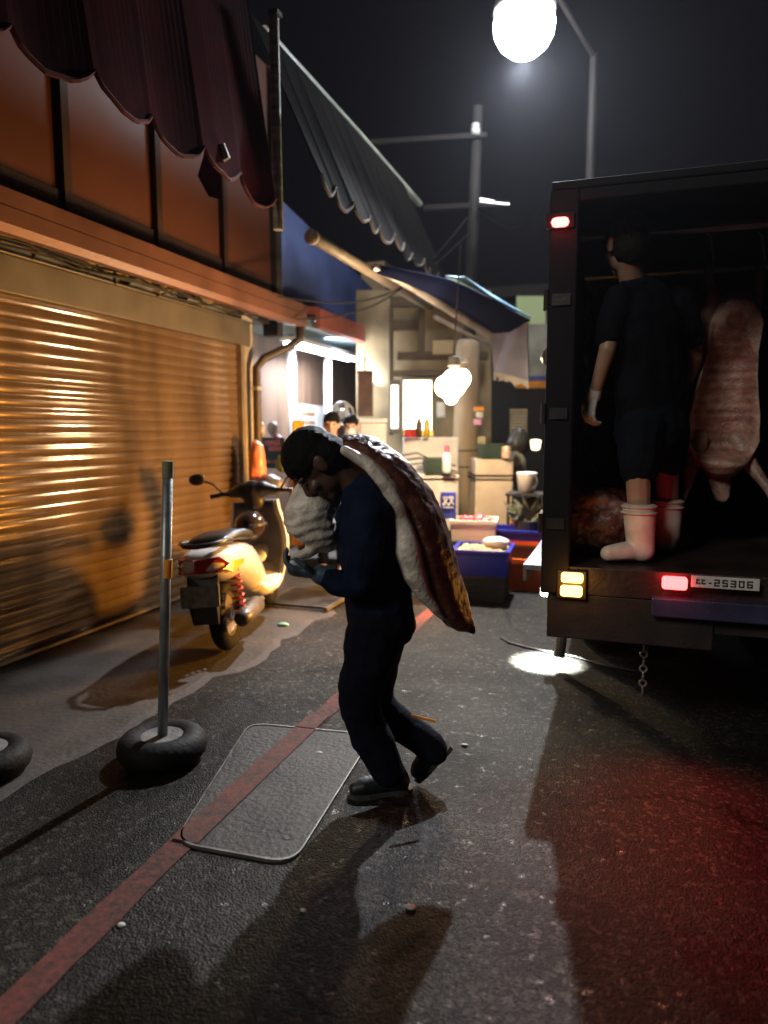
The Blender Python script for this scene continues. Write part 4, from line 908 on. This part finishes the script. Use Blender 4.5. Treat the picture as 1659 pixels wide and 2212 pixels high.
# ================================================================== PEOPLE
def skin_mat(name, col): return pm(name, col, .5, var=.12, scale=12, bump=.06, bscale=90)
def head(bm, c, f, up, s=1.0):
    f, up = Vector(f).normalized(), Vector(up).normalized(); up = (up-f*up.dot(f)).normalized(); sd = f.cross(up); ax = (f, sd, up)
    P = lambda a, b, d: c+(f*a+sd*b+up*d)*s
    ball(bm, P(-.008, 0, .022), (.097*s, .077*s, .098*s), ax, 3); ball(bm, P(.022, 0, -.045), (.066*s, .062*s, .072*s), ax, 3)
    ball(bm, P(.060, 0, -.095), (.028*s, .032*s, .024*s), ax); ball(bm, P(.052, 0, -.02), (.042*s, .058*s, .05*s), ax)
    chain(bm, [(P(.088, 0, .012), .010*s), (P(.108, 0, -.022), .013*s)]); ball(bm, P(.098, 0, -.03), (.014*s, .020*s, .010*s), ax)
    ball(bm, P(.082, 0, -.058), (.016*s, .026*s, .007*s), ax); ball(bm, P(.080, 0, -.071), (.015*s, .022*s, .008*s), ax)
    for k in (-1, 1):
        ball(bm, P(.072, k*.034, .022), (.022*s, .028*s, .010*s), ax); ball(bm, P(.068, k*.042, -.03), (.026*s, .024*s, .022*s), ax)
        ball(bm, P(-.008, k*.080, -.012), (.022*s, .011*s, .034*s), ax); ball(bm, P(-.018, k*.084, .0), (.018*s, .010*s, .026*s), ax)
    return ax
def eyes(parent, c, f, up, s=1.0):
    f, up = Vector(f).normalized(), Vector(up).normalized(); up = (up-f*up.dot(f)).normalized(); sd = f.cross(up)
    for k in (-1, 1):
        bm = B(); ball(bm, c+(f*.078+sd*k*.033+up*.003)*s, (.013*s, .015*s, .009*s), (f, sd, up)); obj('eye', bm, pm('eye_dark', (.05, .04, .035), .15), parent, smooth=True)
def hair(parent, c, f, up, m, s=1.0, back=1.0, name='hair', low=0.0):
    f, up = Vector(f).normalized(), Vector(up).normalized(); up = (up-f*up.dot(f)).normalized(); sd = f.cross(up); ax = (f, sd, up)
    P = lambda a, b, d: c+(f*a+sd*b+up*d)*s
    bm = B(); ball(bm, P(-.012, 0, .046), (.101*s, .086*s, .090*s), ax, 3); ball(bm, P(-.045, 0, .0-low), (.072*s, .082*s, .085*s), ax, 3)
    chain(bm, [(P(.050, -.044, .060), .024*s), (P(.058, .0, .066), .026*s), (P(.050, .044, .060), .024*s)])
    return fuse(name, bm, m, parent, .006, 2, .005, 30)
def hand(bm, w, d, n, th, curl=.7, s=1.0):
    d, n = Vector(d).normalized(), Vector(n).normalized(); n = (n-d*n.dot(d)).normalized(); sd = d.cross(n)
    if sd.dot(Vector(th)) < 0: sd = -sd
    chain(bm, [(w, .026*s), (w+d*.03*s, .030*s), (w+d*.075*s, .034*s)], n, .5)
    for off in (.025, .008, -.009, -.026): ball(bm, w+d*.082*s+sd*off*s, .0125*s)
    for off, L in ((.029, .070), (.010, .080), (-.010, .075), (-.028, .060)):
        a = w+d*.088*s+sd*off*s; pts = [(a, .0095*s)]; ang = .25*curl
        for seg, k in ((.46, .9), (.31, 1.1), (.23, .9)):
            ang += curl*k*.75; a = a+(d*math.cos(ang)+n*math.sin(ang))*L*seg*s; pts.append((a, (.0092 if seg > .4 else .0082 if seg > .3 else .0075)*s))
        chain(bm, pts, sub=1)
    a = w+d*.028*s+sd*.026*s; b = a+(sd*.7+d*.55+n*.25).normalized()*.042*s; e = b+(d*.85+sd*.2+n*.5*curl).normalized()*.034*s
    chain(bm, [(a, .0135*s), (b, .0105*s), (e, .009*s)], sub=1)

# ---------- the bent man with the carcass
HAIRB = pm('black_hair', (.004, .0036, .0034), .6, spec=.12, var=.5, scale=60, bump=.6, bscale=180)
SKIN1 = skin_mat('brown_skin', (.085, .040, .024))
NAVY1 = pm('navy_jersey', (.005, .010, .028), .8, var=.4, scale=9, bump=.35, bscale=70, spec=.08)
JEAN = pm('dark_trousers', (.0045, .0055, .012), .85, var=.4, scale=12, bump=.35, bscale=90, spec=.08)
D0 = 2.81
def c1(u, v, dz=0.0): return vp(u, v, D0+dz)
fL = -cR                                          # the way he walks
man = thing('person', 'person in dark navy jersey and trousers bent forward under a carcass', 'person', gnd(820, 1715))
hc = c1(688, 1004, -.02); hup = (-cR*.87+Vector((0, 0, .50))).normalized(); hf = (-cR*.50-Vector((0, 0, .87))-HF*.04).normalized()
bm = B(); head(bm, hc, hf, hup, 1.10)
chain(bm, [(hc-hup*.05-hf*.03, .062), (c1(768, 1052, .0), .062), (c1(798, 1085, .0), .075)])
chain(bm, [(c1(795, 1100), .105), (c1(810, 1200), .10), (c1(822, 1300), .105)], HF, 1.35)
for s, pts in ((-1, ((800, 1108, -.16), (782, 1262, -.24), (700, 1246, -.22))), (1, ((785, 1095, .17), (712, 1150, .24), (668, 1080, .20)))):
    chain(bm, [(c1(*pts[0]), .052), (c1(*pts[1]), .040), (c1(*pts[2]), .030)])
for pts in (((818, 1325, -.09), (772, 1515, -.10), (842, 1672, -.09)), ((822, 1325, .09), (808, 1520, .09), (940, 1615, .08))):
    chain(bm, [(c1(*pts[0]), .085), (c1(*pts[1]), .056), (c1(*pts[2]), .042)])
hand(bm, c1(668, 1084, .20), (-.3*cR+Vector((0, 0, .9))), HF*-1, cR, .5)
body = fuse('body', bm, SKIN1, man, .0065, 2)
eyes(man, hc, hf, hup, 1.10)
hair(man, hc, hf, hup, HAIRB, 1.16, low=.01)
def wr(a, sc): return lambda co, no: co+no*a*(noise.noise(Vector((co.x*sc, co.y*sc, co.z*sc*1.3)))+.6*abs(noise.noise(co*sc*2.1)))
bm = B()
chain(bm, [(c1(800, 1078, .0), .115), (c1(797, 1130), .130), (c1(806, 1215), .132), (c1(822, 1300), .138)], HF, 1.45, step=.2)
chain(bm, [(c1(800, 1105, -.17), .080), (c1(788, 1190, -.22), .066), (c1(780, 1262, -.24), .060), (c1(735, 1262, -.23), .050), (c1(708, 1248, -.22), .042)])
chain(bm, [(c1(785, 1092, .17), .078), (c1(712, 1150, .24), .060), (c1(684, 1108, .21), .045)])
shirt = fuse('jersey', bm, NAVY1, man, .008, 3, fn=wr(.013, 10))
bm = B()
chain(bm, [(c1(820, 1296), .138), (c1(824, 1340), .142)], HF, 1.35, step=.2)
chain(bm, [(c1(820, 1340, -.085), .118), (c1(792, 1440, -.10), .100), (c1(772, 1515, -.10), .080), (c1(800, 1590, -.095), .074), (c1(838, 1668, -.09), .066)], step=.2)
chain(bm, [(c1(824, 1340, .085), .118), (c1(812, 1440, .09), .098), (c1(806, 1520, .09), .078), (c1(868, 1566, .085), .072), (c1(938, 1618, .08), .062)], step=.2)
fuse('trousers', bm, JEAN, man, .009, 3, fn=wr(.014, 8))
GLV = pm('blue_grey_glove', (.05, .08, .115), .5, var=.3, scale=10)
bm = B(); chain(bm, [(c1(712, 1246, -.22), .043), (c1(694, 1242, -.22), .040)]); hand(bm, c1(694, 1242, -.22), (-cR+Vector((0, 0, .15))), Vector((0, 0, 1))+HF*.4, -HF, .75, 1.18)
fuse('glove', bm, GLV, man, .0055, 2)
BOOT = pm('dark_boot', (.007, .011, .010), .45, var=.4)
SOLE = pm('dark_sole', (.05, .05, .045), .6)
def boot(parent, ank, toe, heel, up, m, mname='boot'):
    d = (toe-heel).normalized()
    bm = B(); chain(bm, [(ank+up*.03, .050), (heel+d*.045+up*.045, .042), (heel.lerp(toe, .45)+up*.045, .044), (heel.lerp(toe, .75)+up*.036, .042), (toe-d*.036+up*.032, .034)])
    b = fuse(mname, bm, m, parent, .007, 2)
    bm = B(); sd = d.cross(up).normalized(); pts = []
    for t, w in ((0, .026), (.06, .036), (.35, .034), (.7, .046), (.92, .036), (1, .014)): pts.append((heel.lerp(toe, t), w))
    poly = [p+sd*w for p, w in pts]+[p-sd*w for p, w in reversed(pts)]
    slab(bm, [p+up*.009 for p in poly], .018, up); obj('sole', bm, SOLE, b)
gz = lambda p, z=0.0: Vector((p.x, p.y, z))
k1 = gz(gnd(752, 1722)); k2 = gz(gnd(888, 1706)); boot(man, c1(842, 1668, -.09), k1, k2, Vector((0, 0, 1)), BOOT)
toe = gz(vp(902, 1700, D0+.08), .02); heel = c1(978, 1612, .08); dd = (toe-heel).normalized(); upv = (-cR*.5+Vector((0, 0, -.0))); upv = (Vector((0, 0, 1))-dd*dd.z); upv = (-cR-dd*(-cR).dot(dd)).normalized()
boot(man, c1(940, 1618, .08), toe, heel, upv, BOOT)
# lit patches on the trouser leg, put in as an orange strip
bm = B(); tube(bm, [c1(888, 1545, -.01), c1(915, 1552, -.005), c1(940, 1558, 0)], .006, 6); obj('lit_patch_strip', bm, pm('reflector_orange', (.85, .33, .05), .3), man)

# ---------- carcass on his back
def carc(rg): return pm('carcass_meat', (.66, .63, .60), .40, var=.30, scale=22, bump=.6, bscale=60, attr=True, spec=.5)
cu = thing('carcass', 'half pig carcass of dark red meat and pale skin carried on a back', 'carcass', c1(880, 1150))
bm = B()
main = [((750, 966, .03), .050), ((795, 984, .03), .082), ((842, 1024, .03), .092), ((880, 1078, .03), .096), ((903, 1125, .03), .098), ((922, 1180, .03), .098), ((940, 1232, .03), .088), ((960, 1282, .03), .074), ((983, 1325, .03), .056), ((998, 1346, .02), .040)]
chain(bm, [(c1(*p), r) for p, r in main], HF, 1.75, step=.18)
chain(bm, [(c1(905, 1070, .05), .06), (c1(938, 1150, .05), .06), (c1(966, 1230, .04), .05), (c1(990, 1290, .03), .04), (c1(1020, 1360, .02), .016)], HF, 1.7, step=.2); chain(bm, [(c1(972, 1330, .03), .036), (c1(976, 1345, .03), .022), (c1(1022, 1364, .02), .014)], HF, 2.0, step=.2)
pale = [((745, 972, -.10), .022), ((800, 1008, -.13), .026), ((836, 1052, -.14), .028), ((860, 1100, -.15), .031), ((874, 1145, -.15), .037), ((880, 1190, -.15), .052), ((893, 1235, -.14), .046), ((914, 1282, -.12), .031), ((938, 1314, -.10), .020), ((956, 1336, -.08), .009)]
chain(bm, [(c1(*p), r) for p, r in pale], step=.2)
ham = [((770, 985, .12), .075), ((715, 1030, .12), .085), ((676, 1085, .06), .100), ((666, 1118, .05), .104), ((690, 1150, .05), .078), ((706, 1172, .05), .045)]
chain(bm, [(c1(*p), r) for p, r in ham], step=.2)
chain(bm, [(c1(690, 1172, .05), .040), (c1(668, 1192, .04), .026), (c1(640, 1203, .02), .017), (c1(622, 1206, .01), .014)])
PALE = [(c1(*p), r) for p, r in pale]; HAM = [(c1(*p), r) for p, r in ham]
def segd(p, pr):
    best = 9
    for (a, r), (b, t) in zip(pr, pr[1:]):
        ab = b-a; k = max(0, min(1, (p-a).dot(ab)/ab.length_squared)); best = min(best, (p-a-ab*k).length-(r+(t-r)*k))
    return best
hb0 = c1(668, 1100, .05)
def wrinkle(co, no):
    d = co-hb0; rr_ = max(0, 1-d.length/.24); low = max(0, min(1, (-d.z+.01)/.07))
    w = math.sin(d.z*150-d.dot(cR)*40+3*noise.noise(co*9))*.0028*low*rr_*2
    return co+no*(w+.004*noise.noise(co*18)+(.0035*noise.noise(co*34)+.004*noise.noise(co*11) if segd(co, HAM) > .03 and segd(co, PALE) > .02 else 0))
cm = fuse('flesh', bm, carc(0), cu, .008, 3, fn=wrinkle)
TROT = [(c1(690, 1172, .05), .040), (c1(622, 1206, .01), .014)]
def flesh_col(co, no):
    n1 = noise.noise(co*7)*.5+noise.noise(co*19)*.3
    dp = min(segd(co, PALE)+.0, 9)+.010*n1; dh = min(segd(co+Vector((0, 0, 0)), HAM[1:]), segd(co, TROT))+.012*n1
    fat = max(0, min(1, (.005-dp)/.008)); hm_ = max(0, min(1, (.03-dh)/.02))
    n2 = .5+.5*noise.noise(co*13+Vector((5, 0, 0)))
    meat = Vector((.085, .016, .013)).lerp(Vector((.26, .10, .07)), max(0, min(1, (n1-.12)*2.2)))
    rim = max(0, min(1, (.045-dp)/.03)); col = meat.lerp(Vector((.50, .23, .12)), rim*.4*n2)
    return tuple(col.lerp(Vector((1.15, 1.06, .95)), max(fat, hm_)))
paint(cm, flesh_col)

# ---------- the man standing on the truck bed
SKIN2 = skin_mat('tan_skin', (.38, .23, .15))
BLK = pm('black_tee', (.0045, .005, .008), .85, var=.4, scale=9, bump=.35, bscale=70, spec=.08)
SHORT = pm('navy_shorts', (.006, .009, .014), .85, var=.4, scale=9, bump=.3, bscale=70, spec=.08)
RUB = pm('white_rubber', (.72, .62, .53), .4, var=.32, scale=9, bump=.1)
pm2 = thing('person', 'person in dark shorts and white boots standing on the truck bed', 'person', vp(1400, 1225, 3.45))
hf2 = (-cR*.22+HF*.97-Vector((0, 0, .12))).normalized(); rt = (cR*.88+HF*.42).normalized()
hc2 = vp(1352, 528, 3.47)
bm = B(); head(bm, hc2, hf2, Vector((0, 0, 1)), 1.08)
chain(bm, [(hc2-Vector((0, 0, .07))-hf2*.03, .058), (vp(1366, 612, 3.5), .062), (vp(1390, 650, 3.5), .08)])
chain(bm, [(vp(1396, 690, 3.5), .10), (vp(1400, 800, 3.5), .095), (vp(1408, 905, 3.5), .105)], rt, 1.5)
chain(bm, [(vp(1328, 655, 3.42), .052), (vp(1312, 755, 3.36), .040), (vp(1284, 850, 3.42), .028)])
chain(bm, [(vp(1478, 655, 3.6), .052), (vp(1500, 770, 3.72), .042), (vp(1478, 850, 3.85), .028)])
chain(bm, [(vp(1378, 930, 3.42), .088), (vp(1378, 1030, 3.38), .060), (vp(1380, 1085, 3.38), .056), (vp(1385, 1190, 3.40), .044)])
chain(bm, [(vp(1446, 930, 3.58), .088), (vp(1440, 1020, 3.60), .060), (vp(1442, 1080, 3.62), .054), (vp(1445, 1165, 3.62), .042)])
fuse('body', bm, SKIN2, pm2, .0065, 2)
eyes(pm2, hc2, hf2, Vector((0, 0, 1)), 1.08)
hair(pm2, hc2, hf2, Vector((0, 0, 1)), pm('dark_brown_hair', (.010, .007, .006), .6, spec=.12, var=.5, scale=60, bump=.6, bscale=180), 1.10, low=.02)
bm = B(); chain(bm, [(vp(1385, 640, 3.5), .098), (vp(1394, 690, 3.5), .128), (vp(1398, 790, 3.5), .122), (vp(1406, 905, 3.5), .132)], rt, 1.5, step=.2)
chain(bm, [(vp(1335, 650, 3.43), .074), (vp(1322, 690, 3.40), .066), (vp(1312, 728, 3.38), .060)])
chain(bm, [(vp(1470, 650, 3.59), .074), (vp(1484, 690, 3.62), .066), (vp(1494, 728, 3.66), .060)])
fuse('tee_shirt', bm, BLK, pm2, .008, 3, fn=wr(.012, 9))
bm = B(); chain(bm, [(vp(1406, 895, 3.5), .134), (vp(1408, 935, 3.5), .138)], rt, 1.45, step=.2)
chain(bm, [(vp(1384, 930, 3.42), .115), (vp(1380, 1010, 3.40), .092)], step=.2); chain(bm, [(vp(1440, 930, 3.58), .115), (vp(1442, 995, 3.60), .092)], step=.2)
fuse('shorts', bm, SHORT, pm2, .008, 3, fn=wr(.012, 9))
bm = B(); hand(bm, vp(1284, 850, 3.42), Vector((0, 0, -1))-cR*.25, rt, hf2, .8, 1.15); chain(bm, [(vp(1287, 838, 3.42), .033), (vp(1283, 856, 3.42), .033)])
fuse('glove', bm, pm('white_glove', (.62, .60, .56), .6, var=.15), pm2, .0055, 2)
bm = B(); hand(bm, vp(1478, 850, 3.85), Vector((0, 0, -1)), -rt, hf2, .8, 1.15); fuse('glove', bm, pm('white_glove', (.62, .60, .56), .6, var=.15), pm2, .0055, 2)
def wellington(top, ank, heel, toe, r):
    d = (toe-heel).normalized(); up = Vector((0, 0, 1))
    bm = B(); chain(bm, [(top, r), (top.lerp(ank, .5), r*.93), (ank, r*.86), (heel+d*.06+up*.055, r*.80)], step=.15, sub=3)
    chain(bm, [(heel+d*.06+up*.046, .046), (heel.lerp(toe, .55)+up*.05, .048), (toe-d*.045+up*.042, .040)], step=.2)
    for v in bm.verts: v.co.z = max(v.co.z, heel.z+.004)
    for v in bm.verts: v.co.z = min(v.co.z, top.z)
    b = fuse('rubber_boot', bm, RUB, pm2, .007, 2)
    bm = B()
    for k in (0, .022): torus(bm, top-up*(.012+k*1.3), r*1.0, .006, 'z', 28, 6)
    obj('cuff', bm, RUB, b, smooth=True)
ZF = ZB+.003
t_ = vp(1381, 1088, 3.38); h_ = gz(vp(1418, 1200, 3.40), ZF); e_ = gz(vp(1300, 1214, 3.36), ZF); h_ = gz(t_+cR*.075, ZF); e_ = h_-cR*.265-HF*.03
wellington(t_, gz(t_+cR*.012, ZF+.10), h_, e_, .078)
t_ = vp(1443, 1078, 3.62); h_ = gz(t_+cR*.05+HF*-.02, ZF); e_ = h_-cR*.20+HF*.17
wellington(t_, gz(t_+cR*.005, ZF+.10), h_, e_, .074)

# ---------- bystanders under the lamp
def bystander(u, v, D, fdir, cl, lab, sk, mask=False, s=1.0):
    c = vp(u, v, D); root = thing('person', lab, 'person', gz(c)); up = Vector((0, 0, 1)); f = Vector(fdir).normalized(); sd = f.cross(up)
    bm = B(); head(bm, c, f, up, s); chain(bm, [(c-up*.08-f*.02, .055), (c-up*.20-f*.02, .062)])
    chain(bm, [(c-up*.30, .10), (c-up*.75, .10)], sd, 1.5)
    for k in (-1, 1):
        chain(bm, [(c-up*.26+sd*k*.17, .05), (c-up*.56+sd*k*.22, .04), (c-up*.80+sd*k*.19+f*.08, .03)]); hand(bm, c-up*.80+sd*k*.19+f*.08, -up+f*.2, -sd*k, f, .5)
        chain(bm, [(c-up*.80+sd*k*.09, .085), (c-up*1.18+sd*k*.10, .055), (gz(c, .08)+sd*k*.10, .042)]); chain(bm, [(gz(c, .05)+sd*k*.10-f*.05, .04), (gz(c, .045)+sd*k*.10+f*.14, .038)])
    fuse('body', bm, sk, root, .011, 2); eyes(root, c, f, up, s); hair(root, c, f, up, HAIRB, s*1.02)
    bm = B(); chain(bm, [(c-up*.245, .085), (c-up*.32, .125), (c-up*.8, .125)], sd, 1.45, step=.25)
    for k in (-1, 1): chain(bm, [(c-up*.26+sd*k*.17, .07), (c-up*.50+sd*k*.215, .055)])
    fuse('shirt', bm, pm(cl[0], cl[1], .8), root, .012, 2)
    bm = B(); chain(bm, [(c-up*.80, .125), (c-up*.88, .125)], sd, 1.3)
    for k in (-1, 1): chain(bm, [(c-up*.85+sd*k*.09, .105), (c-up*1.2+sd*k*.10, .07), (gz(c, .13)+sd*k*.10, .06)])
    fuse('trousers', bm, JEAN, root, .014, 2)
    if mask:
        bm = B(); ball(bm, c+f*.066*s-up*.055*s, (.046*s, .062*s, .048*s), (f, sd, up), 3); obj('mask', bm, pm('white_mask', (.75, .72, .70), .7), root, smooth=True)
    return root
bystander(716, 917, 7.5, (.3, -.95, -.05), ('slate_shirt', (.08, .10, .13)), 'person in slate shirt with bare face standing under the fan', skin_mat('pink_skin', (.52, .30, .22)))
bystander(758, 921, 7.75, (.25, -.97, -.05), ('black_shirt', (.03, .03, .035)), 'person in dark shirt with white face mask beside the foam box', skin_mat('pink_skin', (.52, .30, .22)), True, .95)

# ================================================================== HANGING CARCASSES AND MEAT IN THE TRUCK
def hanging(label, top, H, Wd, yaw, m, dim=1.0, seed=0):  # dim: shade inside the truck box, put into the flesh colour
    """open carcass hung by the hind legs: outer shell, gutted belly with ribs towards -y before yaw"""
    root = thing('hanging_carcass', label, 'carcass', (0, 0, 0), 'carcasses hanging in the truck')
    N, Kk = 44, 40
    bm = B(); rings = []
    for i in range(N):
        t = i/(N-1); z = -H*t
        prof = [(0, .05), (.08, .50), (.2, .74), (.35, .70), (.5, .80), (.68, .98), (.82, 1.0), (.92, .74), (1, .3)]
        for (a, ra), (b, rb) in zip(prof, prof[1:]):
            if a <= t <= b: r = ra+(rb-ra)*((t-a)/(b-a)); break
        r *= Wd/2; ring = []
        open_ = max(0, min(1, (t-.10)/.28))*max(0, min(1, (.93-t)/.08))
        for k in range(Kk):
            a = 2*math.pi*k/Kk; x, y = r*math.cos(a), r*.85*math.sin(a)
            fr = max(0, -math.sin(a)); g = open_*max(0, (fr-.25)/.75)**.8
            y += g*r*1.45; x *= 1-.12*g
            if g > .2: y -= .010*math.sin(z*120)*min(1, g*2); x += .0
            ring.append(Vector((x+.02*math.sin(t*5+seed), y, z)))
        rings.append(ring)
    loft(bm, rings)
    lo = bm
    o = obj('trunk', lo, m, root, smooth=True)
    n_v = N*Kk
    def col(co, no):
        t = -co.z/H; r_ = Wd/2
        q = (co.y+.02)/r_; inside = 1 if (no.y < -.1 and abs(co.x) < r_*.74*min(1, max(.15, (t-.08)/.3)) and .14 < t < .93 and q > -.35) else 0
        n1 = noise.noise(co*9+Vector((seed, 0, 0))); n2 = noise.noise(co*24)
        shell = Vector((.50, .30, .22)).lerp(Vector((.72, .52, .42)), max(0, min(1, .5+n1)))
        rib = (.5+.5*math.sin(co.z*120))*(1 if t > .4 else .4)
        cav = Vector((.34, .13, .10)).lerp(Vector((.66, .48, .40)), max(0, rib*.55+n2*.5))
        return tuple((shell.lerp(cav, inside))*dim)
    paint(o, col)
    def limb(name, pts):
        bm = B(); chain(bm, [(Vector(p), r) for p, r in pts], step=.2); l = fuse(name, bm, m, root, .009, 2, .004, 20)
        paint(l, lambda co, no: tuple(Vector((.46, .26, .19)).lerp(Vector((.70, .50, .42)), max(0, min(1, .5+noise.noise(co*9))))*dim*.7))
    for s in (-1, 1):
        limb('hind_leg', [((s*.11, .15, -.34*H), .060), ((s*Wd*.24, .06, -.20*H), .062), ((s*Wd*.28, .01, -.08*H), .050), ((s*Wd*.34, 0, .02*H), .030), ((s*Wd*.34, 0, .08*H), .022)])
        limb('foreleg', [((s*Wd*.26, .10, -.80*H), .050), ((s*Wd*.40, .03, -.94*H), .038), ((s*Wd*.56, -.05, -1.06*H), .024), ((s*Wd*.66, -.07, -1.16*H), .017), ((s*Wd*.68, -.08, -1.18*H), .020)])
    limb('neck', [((0, .13, -.92*H), .07), ((.01, .07, -1.02*H), .058), ((.02, .05, -1.11*H), .040)])
    for s in (-1, 1):
        bm = B(); tube(bm, [(s*Wd*.34, 0, .05*H), (s*Wd*.34+.02, .0, .12*H), (s*Wd*.34, 0, 2.47-top.z), (s*Wd*.34-.02, 0, 2.49-top.z)], .007, 8)
        obj('hook', bm, pm('rail_steel', (.4, .38, .36), .35, metal=.8), root)
    root.location = top; root.rotation_euler = (0, 0, yaw); return root
MEAT = carc(0)
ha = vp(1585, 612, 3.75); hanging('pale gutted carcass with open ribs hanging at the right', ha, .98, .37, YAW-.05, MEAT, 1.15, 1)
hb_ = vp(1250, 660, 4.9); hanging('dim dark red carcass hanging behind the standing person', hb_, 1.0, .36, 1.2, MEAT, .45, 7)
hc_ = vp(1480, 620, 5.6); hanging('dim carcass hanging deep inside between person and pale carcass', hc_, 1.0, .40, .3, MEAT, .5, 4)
# meat heaped in a dark bin bag on the bed
mb = vp(1278, 1130, 3.62)
bm = B(); chain(bm, [((mb.x-.05, mb.y, ZB+.14), .15), ((mb.x+.10, mb.y, ZB+.15), .165)], step=.2); ball(bm, (mb.x+.03, mb.y, ZB+.24), (.16, .13, .11)); ball(bm, (mb.x-.1, mb.y+.02, ZB+.24), (.10, .1, .12))
for v in bm.verts: v.co.z = max(v.co.z, ZB+.004)
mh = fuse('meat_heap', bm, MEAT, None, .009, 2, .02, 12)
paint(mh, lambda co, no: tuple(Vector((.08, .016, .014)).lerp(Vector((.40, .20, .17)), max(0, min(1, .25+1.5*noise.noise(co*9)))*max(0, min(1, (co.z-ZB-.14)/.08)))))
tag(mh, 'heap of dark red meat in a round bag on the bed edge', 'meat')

# ================================================================== LITTER
rr = random.Random(12)
def scrap(u, v, r, m, label, name='scrap'):
    p = gnd(u, v); o = crumple(name, (p.x, p.y, r*.35), (r, r*.7, r*.4), m, u, .35, sub=3); tag(o, label, 'litter', 'litter on the road')
PAP = pm('paper_scrap', (.45, .43, .38), .7)
scrap(613, 1354, .045, pm('mint_plastic', (.22, .50, .36), .4), 'mint green crumpled scrap on the road beside the scooter')
scrap(888, 1962, .016, PAP, 'pale scrap lying in the lit strip below the boot')
scrap(655, 1968, .010, PAP, 'small pale pebble on dark asphalt left of the lit strip')
scrap(1004, 1612, .018, PAP, 'pale scrap right of the raised boot')
scrap(262, 2000, .012, PAP, 'small pale pebble near the red line end')
scrap(690, 1629, .016, PAP, 'pale scrap lying on the steel cover')

# ================================================================== faint mist added round the street to give the lamps a glow
bm = B(); box(bm, (-14, -6, -1), (16, 26, 9))
hz = bpy.data.materials.new('glow_haze'); hz.use_nodes = True; n, l = hz.node_tree.nodes, hz.node_tree.links
n.remove(n['Principled BSDF']); pv = n.new('ShaderNodeVolumePrincipled'); pv.inputs['Color'].default_value = (.80, .84, .95, 1)
pv.inputs['Density'].default_value = .0004; pv.inputs['Anisotropy'].default_value = .75
l.new(pv.outputs[0], n['Material Output'].inputs['Volume'])
tag(obj('glow_haze', bm, hz), kind='stuff')
